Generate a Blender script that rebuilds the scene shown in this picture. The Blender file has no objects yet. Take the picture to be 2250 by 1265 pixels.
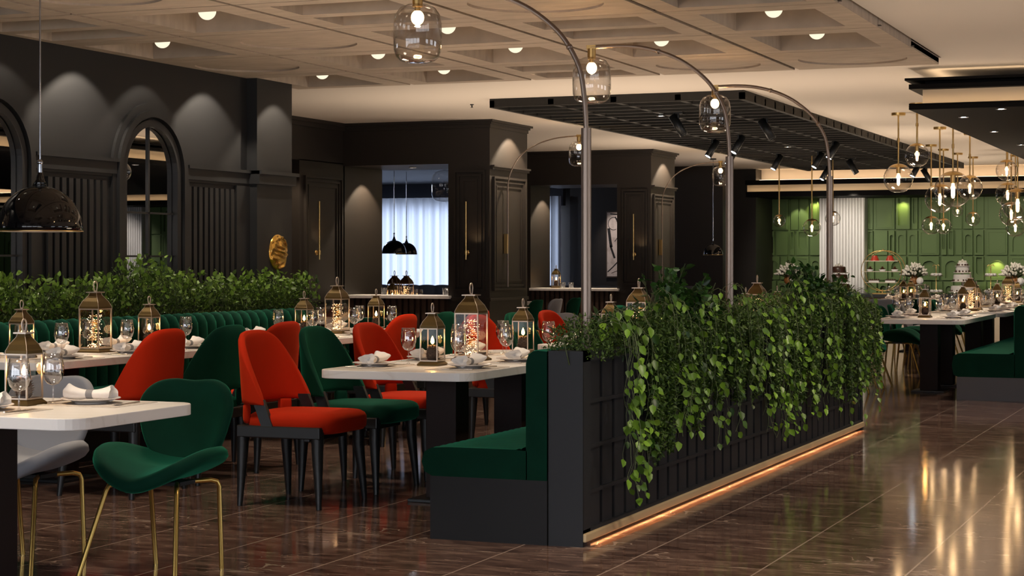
import bpy, math, random
from math import sin, cos, tan, atan, pi, radians, sqrt
from mathutils import Vector, Matrix
from mathutils.geometry import tessellate_polygon
import numpy as np

random.seed(7)
RNG = np.random.default_rng(11)
SC = bpy.context.scene
COL = SC.collection

# ------------------------------------------------------------------ camera
F, CX, HY, H = 4090.0, 1125.0, 574.0, 1.32
YAW = radians(21.91)
cam_d = bpy.data.cameras.new('camera')
cam = bpy.data.objects.new('camera', cam_d); COL.objects.link(cam)
cam.location = (0, 0, H)
cam.rotation_euler = (pi/2, 0, YAW)
cam_d.sensor_width = 36.0
cam_d.lens = F/2250*36.0
cam_d.shift_y = (HY-632.5)/2250
cam_d.clip_start = 0.05; cam_d.clip_end = 200
SC.camera = cam

def on_X(px, X):
    return X/tan(atan((px-CX)/F)-YAW)
def on_Y(px, Y):
    return Y*tan(atan((px-CX)/F)-YAW)
def dep(X, Y):
    return -X*sin(YAW)+Y*cos(YAW)
def zat(py, X, Y):
    return H+(HY-py)*dep(X, Y)/F
def at_d(px, d):
    lat = (px-CX)/F*d
    return (-d*sin(YAW)+lat*cos(YAW), d*cos(YAW)+lat*sin(YAW))

# ------------------------------------------------------------------ materials
def newmat(name):
    m = bpy.data.materials.new(name); m.use_nodes = True
    nt = m.node_tree
    return m, nt, nt.nodes['Principled BSDF']

def mat(name, col, rough=.5, metal=0., noise=None, bump=None, spec=None, sheen=0., sheen_tint=None, coat=0.):
    m, nt, b = newmat(name)
    b.inputs['Base Color'].default_value = (*col, 1)
    b.inputs['Roughness'].default_value = rough
    b.inputs['Metallic'].default_value = metal
    if spec is not None: b.inputs['Specular IOR Level'].default_value = spec
    if sheen:
        b.inputs['Sheen Weight'].default_value = sheen
        b.inputs['Sheen Roughness'].default_value = .45
        b.inputs['Sheen Tint'].default_value = (*(sheen_tint or col), 1)
    if coat:
        b.inputs['Coat Weight'].default_value = coat
    if noise:  # (scale, amount, stretch)
        sc_, amt, st = noise
        tc = nt.nodes.new('ShaderNodeTexCoord'); mp = nt.nodes.new('ShaderNodeMapping')
        mp.inputs['Scale'].default_value = st
        n = nt.nodes.new('ShaderNodeTexNoise'); n.inputs['Scale'].default_value = sc_; n.inputs['Detail'].default_value = 5
        mx = nt.nodes.new('ShaderNodeMix'); mx.data_type = 'RGBA'
        mx.inputs['A'].default_value = (*[c*(1-amt) for c in col], 1)
        mx.inputs['B'].default_value = (*[min(1, c*(1+amt)) for c in col], 1)
        nt.links.new(tc.outputs['Object'], mp.inputs['Vector']); nt.links.new(mp.outputs['Vector'], n.inputs['Vector'])
        nt.links.new(n.outputs['Fac'], mx.inputs['Factor']); nt.links.new(mx.outputs['Result'], b.inputs['Base Color'])
        if bump:
            bp = nt.nodes.new('ShaderNodeBump'); bp.inputs['Strength'].default_value = bump; bp.inputs['Distance'].default_value = .01
            nt.links.new(n.outputs['Fac'], bp.inputs['Height']); nt.links.new(bp.outputs['Normal'], b.inputs['Normal'])
    return m

def emis(name, col, strength, sample=False):
    m = bpy.data.materials.new(name); m.use_nodes = True
    nt = m.node_tree; nt.nodes.clear()
    e = nt.nodes.new('ShaderNodeEmission'); o = nt.nodes.new('ShaderNodeOutputMaterial')
    e.inputs['Color'].default_value = (*col, 1); e.inputs['Strength'].default_value = strength
    nt.links.new(e.outputs[0], o.inputs[0])
    if not sample: m.cycles.emission_sampling = 'NONE'
    return m

def thin_glass(name, tint=(1, 1, 1), refl=1.0, rough=0.02, ior=1.5, base=0.0):
    m = bpy.data.materials.new(name); m.use_nodes = True
    nt = m.node_tree; nt.nodes.clear()
    t = nt.nodes.new('ShaderNodeBsdfTransparent'); t.inputs[0].default_value = (*tint, 1)
    g = nt.nodes.new('ShaderNodeBsdfGlossy'); g.inputs['Roughness'].default_value = rough
    lw = nt.nodes.new('ShaderNodeLayerWeight'); lw.inputs['Blend'].default_value = .5
    fr = nt.nodes.new('ShaderNodeMath'); fr.operation = 'POWER'; fr.inputs[1].default_value = 2.6
    nt.links.new(lw.outputs['Facing'], fr.inputs[0])
    mth = nt.nodes.new('ShaderNodeMath'); mth.operation = 'MULTIPLY_ADD'
    mth.inputs[1].default_value = refl; mth.inputs[2].default_value = base; mth.use_clamp = True
    mx = nt.nodes.new('ShaderNodeMixShader'); o = nt.nodes.new('ShaderNodeOutputMaterial')
    nt.links.new(fr.outputs[0], mth.inputs[0]); nt.links.new(mth.outputs[0], mx.inputs[0])
    nt.links.new(t.outputs[0], mx.inputs[1]); nt.links.new(g.outputs[0], mx.inputs[2]); nt.links.new(mx.outputs[0], o.inputs[0])
    return m

def floor_mat():
    m, nt, b = newmat('brown_marble_tiles'); N = nt.nodes; L = nt.links
    tc = N.new('ShaderNodeTexCoord'); sp = N.new('ShaderNodeSeparateXYZ'); L.new(tc.outputs['Object'], sp.inputs[0])
    def mth(op, a, bb=None, c=None):
        n = N.new('ShaderNodeMath'); n.operation = op
        for i, v in enumerate((a, bb, c)):
            if v is None: continue
            if isinstance(v, (int, float)): n.inputs[i].default_value = v
            else: L.new(v, n.inputs[i])
        return n.outputs[0]
    def groove(out, off, pitch, w):
        f = mth('FRACT', mth('DIVIDE', mth('ADD', out, off), pitch))
        return mth('LESS_THAN', mth('MINIMUM', f, mth('SUBTRACT', 1.0, f)), w/pitch)
    gx = groove(sp.outputs['X'], 2.585+30, .6, .0042)
    gy = groove(sp.outputs['Y'], 30-8.58+.02, .585, .0036)
    g = mth('MAXIMUM', gx, mth('MULTIPLY', gy, .6))
    # vein coordinates repeat every second tile, streaks run across the room
    cx = N.new('ShaderNodeCombineXYZ')
    rx = mth('MULTIPLY', mth('FRACT', mth('DIVIDE', mth('ADD', sp.outputs['X'], 32.585), 1.2)), 1.2)
    ry = mth('MULTIPLY', mth('FRACT', mth('DIVIDE', mth('ADD', sp.outputs['Y'], 30.0), 1.17)), 1.17)
    tid = mth('FLOOR', mth('DIVIDE', mth('ADD', sp.outputs['Y'], 21.44), .585))
    L.new(rx, cx.inputs[0]); L.new(ry, cx.inputs[1]); L.new(mth('MULTIPLY', mth('MODULO', tid, 2.0), 3.1), cx.inputs[2])
    mp = N.new('ShaderNodeMapping'); mp.inputs['Rotation'].default_value = (0, 0, .38); mp.inputs['Scale'].default_value = (1.0, 3.4, 1)
    L.new(cx.outputs[0], mp.inputs[0])
    n1 = N.new('ShaderNodeTexNoise'); n1.inputs['Scale'].default_value = 3.6; n1.inputs['Detail'].default_value = 10; n1.inputs['Roughness'].default_value = .70; n1.inputs['Distortion'].default_value = .9
    L.new(mp.outputs[0], n1.inputs['Vector'])
    r1 = N.new('ShaderNodeValToRGB'); e = r1.color_ramp.elements
    e[0].position = .34; e[0].color = (.045, .024, .019, 1)
    e[1].position = .68; e[1].color = (.27, .18, .14, 1)
    x = e.new(.52); x.color = (.125, .075, .060, 1)
    L.new(n1.outputs['Fac'], r1.inputs[0])
    n2 = N.new('ShaderNodeTexNoise'); n2.inputs['Scale'].default_value = 1.5; n2.inputs['Detail'].default_value = 4; n2.inputs['Distortion'].default_value = 1.1
    L.new(mp.outputs[0], n2.inputs['Vector'])
    v = mth('ABSOLUTE', mth('SUBTRACT', n2.outputs['Fac'], .5))
    n3 = N.new('ShaderNodeTexNoise'); n3.inputs['Scale'].default_value = 2.3; L.new(cx.outputs[0], n3.inputs['Vector'])
    thin = mth('LESS_THAN', v, mth('MULTIPLY', mth('MAXIMUM', mth('SUBTRACT', n3.outputs['Fac'], .43), 0.0), .06))
    mx = N.new('ShaderNodeMix'); mx.data_type = 'RGBA'; L.new(mth('MULTIPLY', thin, .6), mx.inputs['Factor']); L.new(r1.outputs[0], mx.inputs['A']); mx.inputs['B'].default_value = (.50, .40, .33, 1)
    m2 = N.new('ShaderNodeMix'); m2.data_type = 'RGBA'; L.new(mth('MULTIPLY', g, .8), m2.inputs['Factor']); L.new(mx.outputs['Result'], m2.inputs['A']); m2.inputs['B'].default_value = (.42, .33, .28, 1)
    L.new(m2.outputs['Result'], b.inputs['Base Color'])
    b.inputs['Roughness'].default_value = .13
    n4 = N.new('ShaderNodeTexNoise'); n4.inputs['Scale'].default_value = 9; L.new(tc.outputs['Object'], n4.inputs['Vector'])
    rr = mth('MULTIPLY_ADD', n4.outputs['Fac'], .05, .07); L.new(rr, b.inputs['Roughness'])
    b.inputs['Specular IOR Level'].default_value = .26
    return m

def marble_mat():
    m, nt, b = newmat('white_marble'); N = nt.nodes; L = nt.links
    tc = N.new('ShaderNodeTexCoord'); n = N.new('ShaderNodeTexNoise'); n.inputs['Scale'].default_value = 1.6; n.inputs['Detail'].default_value = 6; n.inputs['Distortion'].default_value = 1.4
    L.new(tc.outputs['Object'], n.inputs['Vector'])
    r = N.new('ShaderNodeValToRGB'); e = r.color_ramp.elements
    e[0].position = .47; e[0].color = (.80, .78, .76, 1); e[1].position = .53; e[1].color = (.80, .78, .76, 1)
    x = e.new(.50); x.color = (.73, .70, .67, 1)
    L.new(n.outputs['Fac'], r.inputs[0]); L.new(r.outputs[0], b.inputs['Base Color']); b.inputs['Roughness'].default_value = .32
    return m

def leaf_mat(name, dark, light, rough=.45):
    m, nt, b = newmat(name); N = nt.nodes; L = nt.links
    a = N.new('ShaderNodeAttribute'); a.attribute_name = 'tint'
    mx = N.new('ShaderNodeMix'); mx.data_type = 'RGBA'
    mx.inputs['A'].default_value = (*dark, 1); mx.inputs['B'].default_value = (*light, 1)
    L.new(a.outputs['Fac'], mx.inputs['Factor']); L.new(mx.outputs['Result'], b.inputs['Base Color'])
    b.inputs['Roughness'].default_value = rough
    b.inputs['Specular IOR Level'].default_value = .35
    t = N.new('ShaderNodeBsdfTranslucent'); L.new(mx.outputs['Result'], t.inputs['Color'])
    ms = N.new('ShaderNodeMixShader'); ms.inputs[0].default_value = .18
    o = N['Material Output']; L.new(b.outputs[0], ms.inputs[1]); L.new(t.outputs[0], ms.inputs[2]); L.new(ms.outputs[0], o.inputs[0])
    return m

def art_mat():
    m, nt, b = newmat('abstract_canvas'); N = nt.nodes; L = nt.links
    b.inputs['Base Color'].default_value = (.62, .50, .45, 1); b.inputs['Roughness'].default_value = .7
    tc = N.new('ShaderNodeTexCoord'); n = N.new('ShaderNodeTexNoise'); n.inputs['Scale'].default_value = 7; n.inputs['Detail'].default_value = 5
    L.new(tc.outputs['Object'], n.inputs['Vector'])
    r = N.new('ShaderNodeValToRGB'); e = r.color_ramp.elements
    e[0].position = .3; e[0].color = (.45, .36, .32, 1); e[1].position = .5; e[1].color = (.70, .60, .55, 1)
    L.new(n.outputs['Fac'], r.inputs[0]); L.new(r.outputs[0], b.inputs['Base Color'])
    return m

def curtain_mat():
    m = bpy.data.materials.new('sheer_curtain_daylight'); m.use_nodes = True
    nt = m.node_tree; nt.nodes.clear(); N = nt.nodes; L = nt.links
    d = N.new('ShaderNodeBsdfDiffuse'); d.inputs[0].default_value = (.75, .78, .85, 1)
    t = N.new('ShaderNodeBsdfTranslucent'); t.inputs[0].default_value = (.8, .85, .95, 1)
    ms = N.new('ShaderNodeMixShader'); ms.inputs[0].default_value = .75
    o = N.new('ShaderNodeOutputMaterial')
    L.new(d.outputs[0], ms.inputs[1]); L.new(t.outputs[0], ms.inputs[2]); L.new(ms.outputs[0], o.inputs[0])
    return m

M = {
 'floor': floor_mat(), 'marble': marble_mat(),
 'ceiling': mat('ceiling_paint', (.66, .59, .52), .85),
 'coffer': mat('coffer_stone', (.42, .34, .265), .8, noise=(5, .28, (1, 3, 1)), bump=.3),
 'gap': mat('coffer_gap', (.05, .04, .035), .8),
 'wall_black': mat('charcoal_paint', (.0105, .0105, .011), .55),
 'wall_brown': mat('espresso_panel', (.020, .0155, .0125), .5),
 'wall_dark': mat('room_dark_blue', (.016, .018, .028), .6),
 'slat_wood': mat('walnut_slats', (.055, .033, .024), .5),
 'dark_panel': mat('black_panel', (.0045, .0042, .0045), .7, spec=.1),
 'slat_black': mat('black_timber', (.013, .0115, .0095), .7, noise=(3, .3, (8, 1, 1))),
 'cream': mat('cream_fascia', (.62, .50, .36), .7),
 'green_wall': mat('green_wall_paint', (.085, .145, .040), .6),
 'green_lit': mat('green_wall_lit_tone', (.17, .20, .03), .6),  # wall green with the niche light put into its colour, not applied
 'white_flute': mat('white_fluted', (.72, .70, .68), .6),
 'mirror': mat('mirror', (.80, .80, .80), .01, 1.0),
 'planter': mat('planter_paint', (.0125, .013, .0155), .55, spec=.35),
 'bench_base': mat('bench_paint', (.0095, .0095, .0105), .6, spec=.3),
 'bench_base_light': mat('bench_paint_grey', (.10, .10, .11), .6),
 'brass_satin': mat('brass_satin', (.55, .42, .24), .5, .3),
 'brass': mat('brass', (.66, .44, .17), .28, 1.0),
 'gold_leg': mat('gold_metal', (.62, .43, .13), .3, 1.0),
 'antique': mat('antique_brass', (.105, .068, .022), .5, .75, noise=(14, .25, (1, 1, 1))),
 'tin': mat('aged_nickel', (.55, .46, .38), .4, .9),
 'bronze': mat('bronze_tube', (.27, .21, .17), .38, .9),
 'gold_disc': mat('hammered_gold', (.75, .47, .12), .25, 1.0),
 'velvet_red': mat('velvet_red', (.46, .020, .0025), .85, sheen=.35, sheen_tint=(.9, .12, .03), spec=.15),
 'velvet_green': mat('velvet_green', (.0013, .026, .0145), .85, sheen=.55, sheen_tint=(.03, .45, .25), spec=.12, noise=(9, .35, (1, 1, 1))),
 'velvet_grey': mat('velvet_grey', (.30, .31, .34), .85, sheen=.3, sheen_tint=(.6, .62, .68), spec=.15),
 'black_wood': mat('black_wood', (.010, .012, .014), .42),
 'pedestal': mat('pedestal_brown', (.016, .0075, .006), .5, spec=.2),
 'black_gloss': mat('black_lacquer', (.003, .003, .004), .05, spec=.6),
 'white_in': mat('pendant_inner', (.75, .66, .55), .6),
 'chrome': mat('chrome', (.45, .47, .52), .15, 1.0),
 'china': mat('china', (.72, .66, .62), .25),
 'linen': mat('linen', (.78, .75, .72), .9, noise=(60, .06, (1, 1, 1))),
 'ring_grey': mat('ring_grey', (.20, .20, .21), .6),
 'placemat': mat('placemat_weave', (.50, .46, .42), .85, noise=(120, .25, (1, 1, 1))),
 'steel': mat('steel', (.62, .58, .54), .22, 1.0),
 'cone': mat('pine_cone', (.085, .058, .048), .8),
 'wax': mat('wax', (.75, .60, .40), .5),
 'soil': mat('soil', (.012, .009, .007), .95),
 'stem': mat('stem', (.045, .065, .02), .6),
 'stem_pale': mat('stem_pale', (.11, .14, .06), .55),
 'leaf_big': leaf_mat('pothos_leaf', (.018, .060, .007), (.21, .40, .035), .38),
 'leaf_dark': leaf_mat('ficus_leaf', (.008, .030, .006), (.045, .13, .02), .35),
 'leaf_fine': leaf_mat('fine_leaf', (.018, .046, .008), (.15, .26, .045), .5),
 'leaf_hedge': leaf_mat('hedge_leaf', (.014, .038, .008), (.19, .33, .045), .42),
 'glass': thin_glass('thin_clear_glass', (.92, .90, .88), .95, .01, 1.5, .04),
 'wineglass': thin_glass('wine_glass', (.97, .965, .965), 1.0, .03, 1.6, .12),
 'jar': thin_glass('jar_glass', (.95, .94, .93), .7, .01, 1.6, .05),
 'pane': thin_glass('lantern_pane', (.93, .90, .86), .6, .02, 1.45, .015),
 'bulb': emis('warm_bulb', (1.0, .62, .25), 26),
 'filament': emis('filament_bulb', (1.0, .66, .32), 11),
 'flame': emis('candle_flame', (1.0, .55, .14), 22),
 'fairy': emis('fairy_bulb', (1.0, .60, .30), 7),
 'globe_lamp': emis('frosted_lamp', (1.0, .88, .64), .78),
 'led_white': emis('spot_face', (.80, .92, 1.0), 24),
 'led_warm': emis('led_strip', (1.0, .72, .44), 5, True),
 'led_floor': emis('led_strip_floor', (1.0, .45, .18), .6, True),
 'window_glow': emis('window_daylight', (.88, .92, 1.0), 3.2, True),
 'sign_glow': emis('window_backlight', (.70, .80, 1.0), 1.5, True),
 'curtain': curtain_mat(), 'art': art_mat(), 'ink': mat('black_ink', (.012, .010, .010), .6),
 'frame_dark': mat('picture_frame', (.10, .07, .05), .5),
 'cake_white': mat('white_icing', (.78, .74, .72), .7), 'cake_red': mat('red_glaze', (.50, .05, .03), .3), 'cake_brown': mat('chocolate_icing', (.06, .022, .012), .35),
 'petal': mat('tulip_petal', (.80, .75, .66), .6), 'vase': mat('amber_vase', (.25, .10, .03), .15),
}

# ------------------------------------------------------------------ mesh builder
class MB:
    def __init__(s): s.v = []; s.f = []; s.sm = []
    def add(s, vs, fs, smooth=False):
        o = len(s.v); s.v.extend([tuple(p) for p in vs]); s.f.extend([tuple(i+o for i in f) for f in fs]); s.sm.extend([smooth]*len(fs)); return s
    def box(s, x0, x1, y0, y1, z0, z1, tf=None):
        vs = [(x, y, z) for z in (z0, z1) for y in (y0, y1) for x in (x0, x1)]
        if tf: vs = [tuple(tf @ Vector(p)) for p in vs]
        return s.add(vs, [(0, 2, 3, 1), (4, 5, 7, 6), (0, 1, 5, 4), (2, 6, 7, 3), (0, 4, 6, 2), (1, 3, 7, 5)])
    def lathe(s, prof, n=24, c=(0, 0, 0), smooth=True, cap0=False, cap1=False):
        vs = []; fs = []
        for r, z in prof:
            for k in range(n):
                a = 2*pi*k/n; vs.append((c[0]+r*cos(a), c[1]+r*sin(a), c[2]+z))
        for i in range(len(prof)-1):
            for k in range(n):
                k2 = (k+1) % n; fs.append((i*n+k, i*n+k2, (i+1)*n+k2, (i+1)*n+k))
        s.add(vs, fs, smooth)
        if cap0: s.add(vs[:n][::-1], [tuple(range(n))])
        if cap1: s.add(vs[-n:], [tuple(range(n))])
        return s
    def sphere(s, c, r, n=16, m=10, sz=1.0):
        prof = [(max(r*sin(pi*i/m), 1e-5), -r*sz*cos(pi*i/m)) for i in range(m+1)]
        return s.lathe(prof, n, c)
    def tube(s, pts, r, n=8, smooth=True, caps=True, closed=False):
        P = [Vector(p) for p in pts]; m = len(P); R = r if isinstance(r, (list, tuple)) else [r]*m
        vs = []; prev = None
        for i in range(m):
            if closed: t = (P[(i+1) % m]-P[i-1])
            else: t = P[min(i+1, m-1)]-P[max(i-1, 0)]
            t.normalize()
            if prev is None:
                u = t.orthogonal().normalized()
            else:
                u = (prev-t*prev.dot(t))
                u = u.normalized() if u.length > 1e-6 else t.orthogonal().normalized()
            prev = u; w = t.cross(u)
            for k in range(n):
                a = 2*pi*k/n+pi/n
                vs.append(P[i]+(u*cos(a)+w*sin(a))*R[i])
        fs = []
        for i in range(m if closed else m-1):
            j = (i+1) % m
            for k in range(n):
                k2 = (k+1) % n; fs.append((i*n+k, i*n+k2, j*n+k2, j*n+k))
        s.add(vs, fs, smooth)
        if caps and not closed:
            s.add(vs[:n][::-1], [tuple(range(n))]); s.add(vs[-n:], [tuple(range(n))])
        return s
    def grid(s, fn, nu, nv, smooth=True, closed_u=False):
        vs = [fn(i/(nu if closed_u else nu-1), j/(nv-1)) for j in range(nv) for i in range(nu)]
        fs = []
        for j in range(nv-1):
            for i in range(nu if closed_u else nu-1):
                i2 = (i+1) % nu; fs.append((j*nu+i, j*nu+i2, (j+1)*nu+i2, (j+1)*nu+i))
        return s.add(vs, fs, smooth)
    def plate(s, outer, holes, w0, w1, mp):
        """flat plate with holes; mp(u,v,w)->xyz ; faces at w0 and w1, walls round every outline"""
        loops = [outer]+holes
        tri = tessellate_polygon([[Vector((u, v, 0)) for u, v in lp] for lp in loops])
        flat = [p for lp in loops for p in lp]; n = len(flat)
        vs = [mp(u, v, w1) for u, v in flat]+[mp(u, v, w0) for u, v in flat]
        fs = [tuple(t) for t in tri]+[tuple(i+n for i in t[::-1]) for t in tri]
        o = 0
        for lp in loops:
            k = len(lp)
            for i in range(k):
                j = (i+1) % k; fs.append((o+i, o+j, o+j+n, o+i+n))
            o += k
        return s.add(vs, fs)
    def mesh(s, name):
        me = bpy.data.meshes.new(name); me.from_pydata(s.v, [], s.f)
        me.polygons.foreach_set('use_smooth', s.sm); me.update(); return me
    def build(s, name, m, parent=None, loc=None, solid=0, sub=0, bev=0, fix=True):
        me = s.mesh(name); me.materials.append(M[m] if isinstance(m, str) else m)
        if fix:
            import bmesh
            bm = bmesh.new(); bm.from_mesh(me)
            if sub: bmesh.ops.remove_doubles(bm, verts=bm.verts, dist=2e-5)
            bmesh.ops.recalc_face_normals(bm, faces=bm.faces); bm.to_mesh(me); bm.free()
        o = bpy.data.objects.new(name, me); COL.objects.link(o)
        if parent is not None: o.parent = parent
        if loc is not None: o.location = loc
        if solid or sub or bev:
            if solid: q = o.modifiers.new('s', 'SOLIDIFY'); q.thickness = solid; q.offset = 0
            if bev: q = o.modifiers.new('b', 'BEVEL'); q.width = bev; q.segments = 2; q.limit_method = 'ANGLE'
            if sub: q = o.modifiers.new('u', 'SUBSURF'); q.levels = sub; q.render_levels = sub
            BAKE.append(o)
        return o
BAKE = []
def bake_all():
    dg = bpy.context.evaluated_depsgraph_get()
    for o in BAKE:
        me = bpy.data.meshes.new_from_object(o.evaluated_get(dg)); me.name = o.name
        o.modifiers.clear(); o.data = me
    BAKE.clear()

def thing(name, label, cat, loc=(0, 0, 0), rz=0, group=None, kind=None):
    o = bpy.data.objects.new(name, None); COL.objects.link(o); o.empty_display_size = .1
    o.location = loc; o.rotation_euler = (0, 0, rz)
    return tag(o, label, cat, group, kind)
def tag(o, label, cat, group=None, kind=None):
    o['label'] = label; o['category'] = cat
    if group: o['group'] = group
    if kind: o['kind'] = kind
    return o
def struct(o): o['kind'] = 'structure'; return o
KIDS = {}
def kids(o):
    return [c for c in COL.objects if c.parent == o]
def freeze(o):
    KIDS[o.name] = [(c, kids(c)) for c in kids(o)]
USED = set()
def place(proto, loc, rz=0, label='', cat=None, group=None, scale=None):
    """first call moves the prototype itself, later calls copy it with its parts"""
    if proto.name not in USED:
        USED.add(proto.name); r = proto
        if proto.type != 'MESH' and proto.name not in KIDS: freeze(proto)
    else:
        r = proto.copy(); COL.objects.link(r)
        for c, gs in KIDS.get(proto.name, []):
            d = c.copy(); COL.objects.link(d); d.parent = r
            for g in gs:
                e = g.copy(); COL.objects.link(e); e.parent = d
    r.location = loc; r.rotation_euler = (0, 0, rz)
    if scale: r.scale = (scale,)*3 if isinstance(scale, (int, float)) else scale
    return tag(r, label, cat or proto.get('category', 'thing'), group)

def light(name, kind, loc, power, col=(1, .8, .6), radius=.03, spot=None, blend=.6, target=None, size=None):
    d = bpy.data.lights.new(name, kind); d.energy = power; d.color = col
    if kind in ('POINT', 'SPOT'): d.shadow_soft_size = radius
    if kind == 'SPOT': d.spot_size = radians(spot); d.spot_blend = blend
    if kind == 'AREA': d.shape = 'RECTANGLE'; d.size, d.size_y = size; d.spread = radians(spot)
    o = bpy.data.objects.new(name, d); COL.objects.link(o); o.location = loc
    if target is not None:
        o.rotation_euler = (Vector(target)-Vector(loc)).to_track_quat('-Z', 'Y').to_euler()
    return o

def leaves(name, m, P, D, U, S, T, tmpl='big', parent=None):
    """one mesh of many leaves: P base points, D directions, U up vectors, S sizes, T tints"""
    if tmpl == 'big':
        t = np.array([(0, 0, 0), (.30, .28, .06), (0, .38, -.03), (-.30, .28, .06), (.25, .62, .05), (0, .70, -.02), (-.25, .62, .05), (0, 1.0, -.08)])
        fc = np.array([(0, 1, 2), (0, 2, 3), (1, 4, 2), (4, 5, 2), (2, 5, 6), (2, 6, 3), (4, 7, 5), (5, 7, 6)])
    else:
        t = np.array([(0, 0, 0), (.2, .45, .03), (-.2, .45, .03), (0, 1, 0)])
        fc = np.array([(0, 1, 2), (1, 3, 2)])
    P = np.asarray(P, float); D = np.asarray(D, float); U = np.asarray(U, float); S = np.asarray(S, float); T = np.asarray(T, float)
    D /= np.linalg.norm(D, axis=1)[:, None]+1e-9
    X = np.cross(D, U); X /= np.linalg.norm(X, axis=1)[:, None]+1e-9
    Z = np.cross(X, D)
    V = P[:, None, :]+S[:, None, None]*(t[None, :, 0:1]*X[:, None, :]+t[None, :, 1:2]*D[:, None, :]+t[None, :, 2:3]*Z[:, None, :])
    n = len(P); k = len(t)
    Fc = (fc[None]+(np.arange(n)*k)[:, None, None]).reshape(-1, 3)
    me = bpy.data.meshes.new(name)
    me.vertices.add(n*k); me.vertices.foreach_set('co', V.reshape(-1))
    me.loops.add(Fc.size); me.loops.foreach_set('vertex_index', Fc.reshape(-1).astype(np.int32))
    me.polygons.add(len(Fc)); me.polygons.foreach_set('loop_start', (np.arange(len(Fc))*3).astype(np.int32))
    try: me.polygons.foreach_set('loop_total', np.full(len(Fc), 3, np.int32))
    except Exception: pass
    me.polygons.foreach_set('use_smooth', [True]*len(Fc))
    me.update(calc_edges=True)
    a = me.attributes.new('tint', 'FLOAT', 'POINT'); a.data.foreach_set('value', np.repeat(T, k))
    me.materials.append(M[m])
    o = bpy.data.objects.new(name, me); COL.objects.link(o)
    if parent is not None: o.parent = parent
    return o
# ================================================================== SETTING
CZ = 2.95                                  # ceiling height
# ---- floor
b = MB(); b.box(-19, 9.5, -5, 34.5, -.1, 0); struct(b.build('floor', 'floor'))
# ---- ceiling: plain field round the coffered field
X0, X1, Y0, Y1 = -8.2, -2.37, 2.25, 15.10
b = MB()
b.box(-19, X0, -5, 34.5, CZ, CZ+.35); b.box(X1, 9.5, -5, 34.5, CZ, CZ+.35)
b.box(X0, X1, Y1, 34.5, CZ, CZ+.35); b.box(X0, X1, -5, Y0, CZ, CZ+.35)
b.box(X0, X1, Y0, Y1, 3.22, 3.30)
struct(b.build('ceiling', 'ceiling'))
ZC = 2.895
xe = [-8.2, -7.03, -5.87, -4.70, -3.54, -2.37]
ye = [2.25, 3.53, 4.81, 6.10, 7.42, 8.70, 9.98, 11.27, 12.55, 13.83, 15.10]
types = {(0, 6): 'D', (0, 7): 'P', (0, 8): 'E', (0, 9): 'P', (1, 6): 'P', (1, 7): 'E', (1, 8): 'P', (1, 9): 'P',
         (2, 6): 'D', (2, 7): 'P', (2, 8): 'P', (2, 9): 'D', (3, 6): 'E', (3, 7): 'D', (3, 8): 'P', (3, 9): 'E',
         (4, 6): 'D', (4, 7): 'P', (4, 8): 'P', (4, 9): 'E', (0, 5): 'P', (1, 5): 'E', (2, 5): 'P', (3, 5): 'P', (4, 5): 'P'}
b = MB(); lamps = []
def rect(x0, x1, y0, y1): return [(x0, y0), (x1, y0), (x1, y1), (x0, y1)]
for i in range(5):
    for j in range(10):
        t = types.get((i, j), 'P' if (i+j) % 2 else 'E')
        xa, xb, ya, yb = xe[i]+.020, xe[i+1]-.020, ye[j]+.008, ye[j+1]-.008
        cxm, cym = (xa+xb)/2, (ya+yb)/2
        I = lambda u, v, w: (u, v, w)
        if t == 'P': holes = [rect(xa+.19, xb-.19, ya+.20, yb-.15)]
        elif t == 'D': holes = [rect(xa+.16, xb-.16, ya+.14, cym-.07), rect(xa+.16, xb-.16, cym+.07, yb-.14)]
        else: holes = [[(cxm+.42*cos(a*pi/20), cym+.42*sin(a*pi/20)) for a in range(40)]]
        b.plate(rect(xa, xb, ya, yb), holes, ZC+(.05 if t == 'E' else .30), ZC, I)
        if t == 'E': b.box(xa, xb, ya, yb, ZC+.014, ZC+.06)
        if t == 'P' and j >= 4: lamps.append((cxm, cym+.02, 2.972, .060))
        if t == 'D' and j >= 4:
            lamps.append((cxm, (ya+.14+cym-.07)/2, 3.02, .045)); lamps.append((cxm, (yb-.14+cym+.07)/2, 3.02, .045))
struct(b.build('ceiling', 'coffer'))
b = MB()
for x in xe[:-1]: b.box(x-.035, x+.035, Y0, Y1, ZC+.016, ZC+.03)
for y in ye[1:-1]: b.box(X0, X1, y-.02, y+.02, ZC+.010, ZC+.015)
struct(b.build('ceiling', 'gap'))
proto = thing('ceiling_lamp', '', 'lamp')
g = MB(); g.sphere((0, 0, 0), 1, 20, 12); g.build('lamp_globe', 'globe_lamp', proto)
g = MB(); g.tube([(0, 0, .9), (0, 0, 2.6)], .25, 8); g.build('stem', 'tin', proto)
rown = {4: 'first', 5: 'second', 6: 'third', 7: 'fourth', 8: 'fifth', 9: 'last'}
for n_, (x, y, z, r) in enumerate(sorted(lamps, key=lambda q: (q[0], q[1]))):
    ci = sum(x > e for e in xe)
    cn = ['', 'along the arched wall', 'second from the arched wall', 'in the middle', 'second from the open side', 'along the open side'][ci]
    same = sorted([q for q in lamps if abs(q[0]-x) < .3], key=lambda q: -q[1]); k = [q[1] for q in same].index(y)
    place(proto, (x, y, z), 0, 'round lamp in the coffer row %s, %s from the far end' % (cn, ['nearest', 'second', 'third', 'fourth', 'fifth', 'sixth', 'seventh', 'eighth', 'ninth'][k]), 'lamp', 'round lamps hanging inside the coffers', r)

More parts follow.
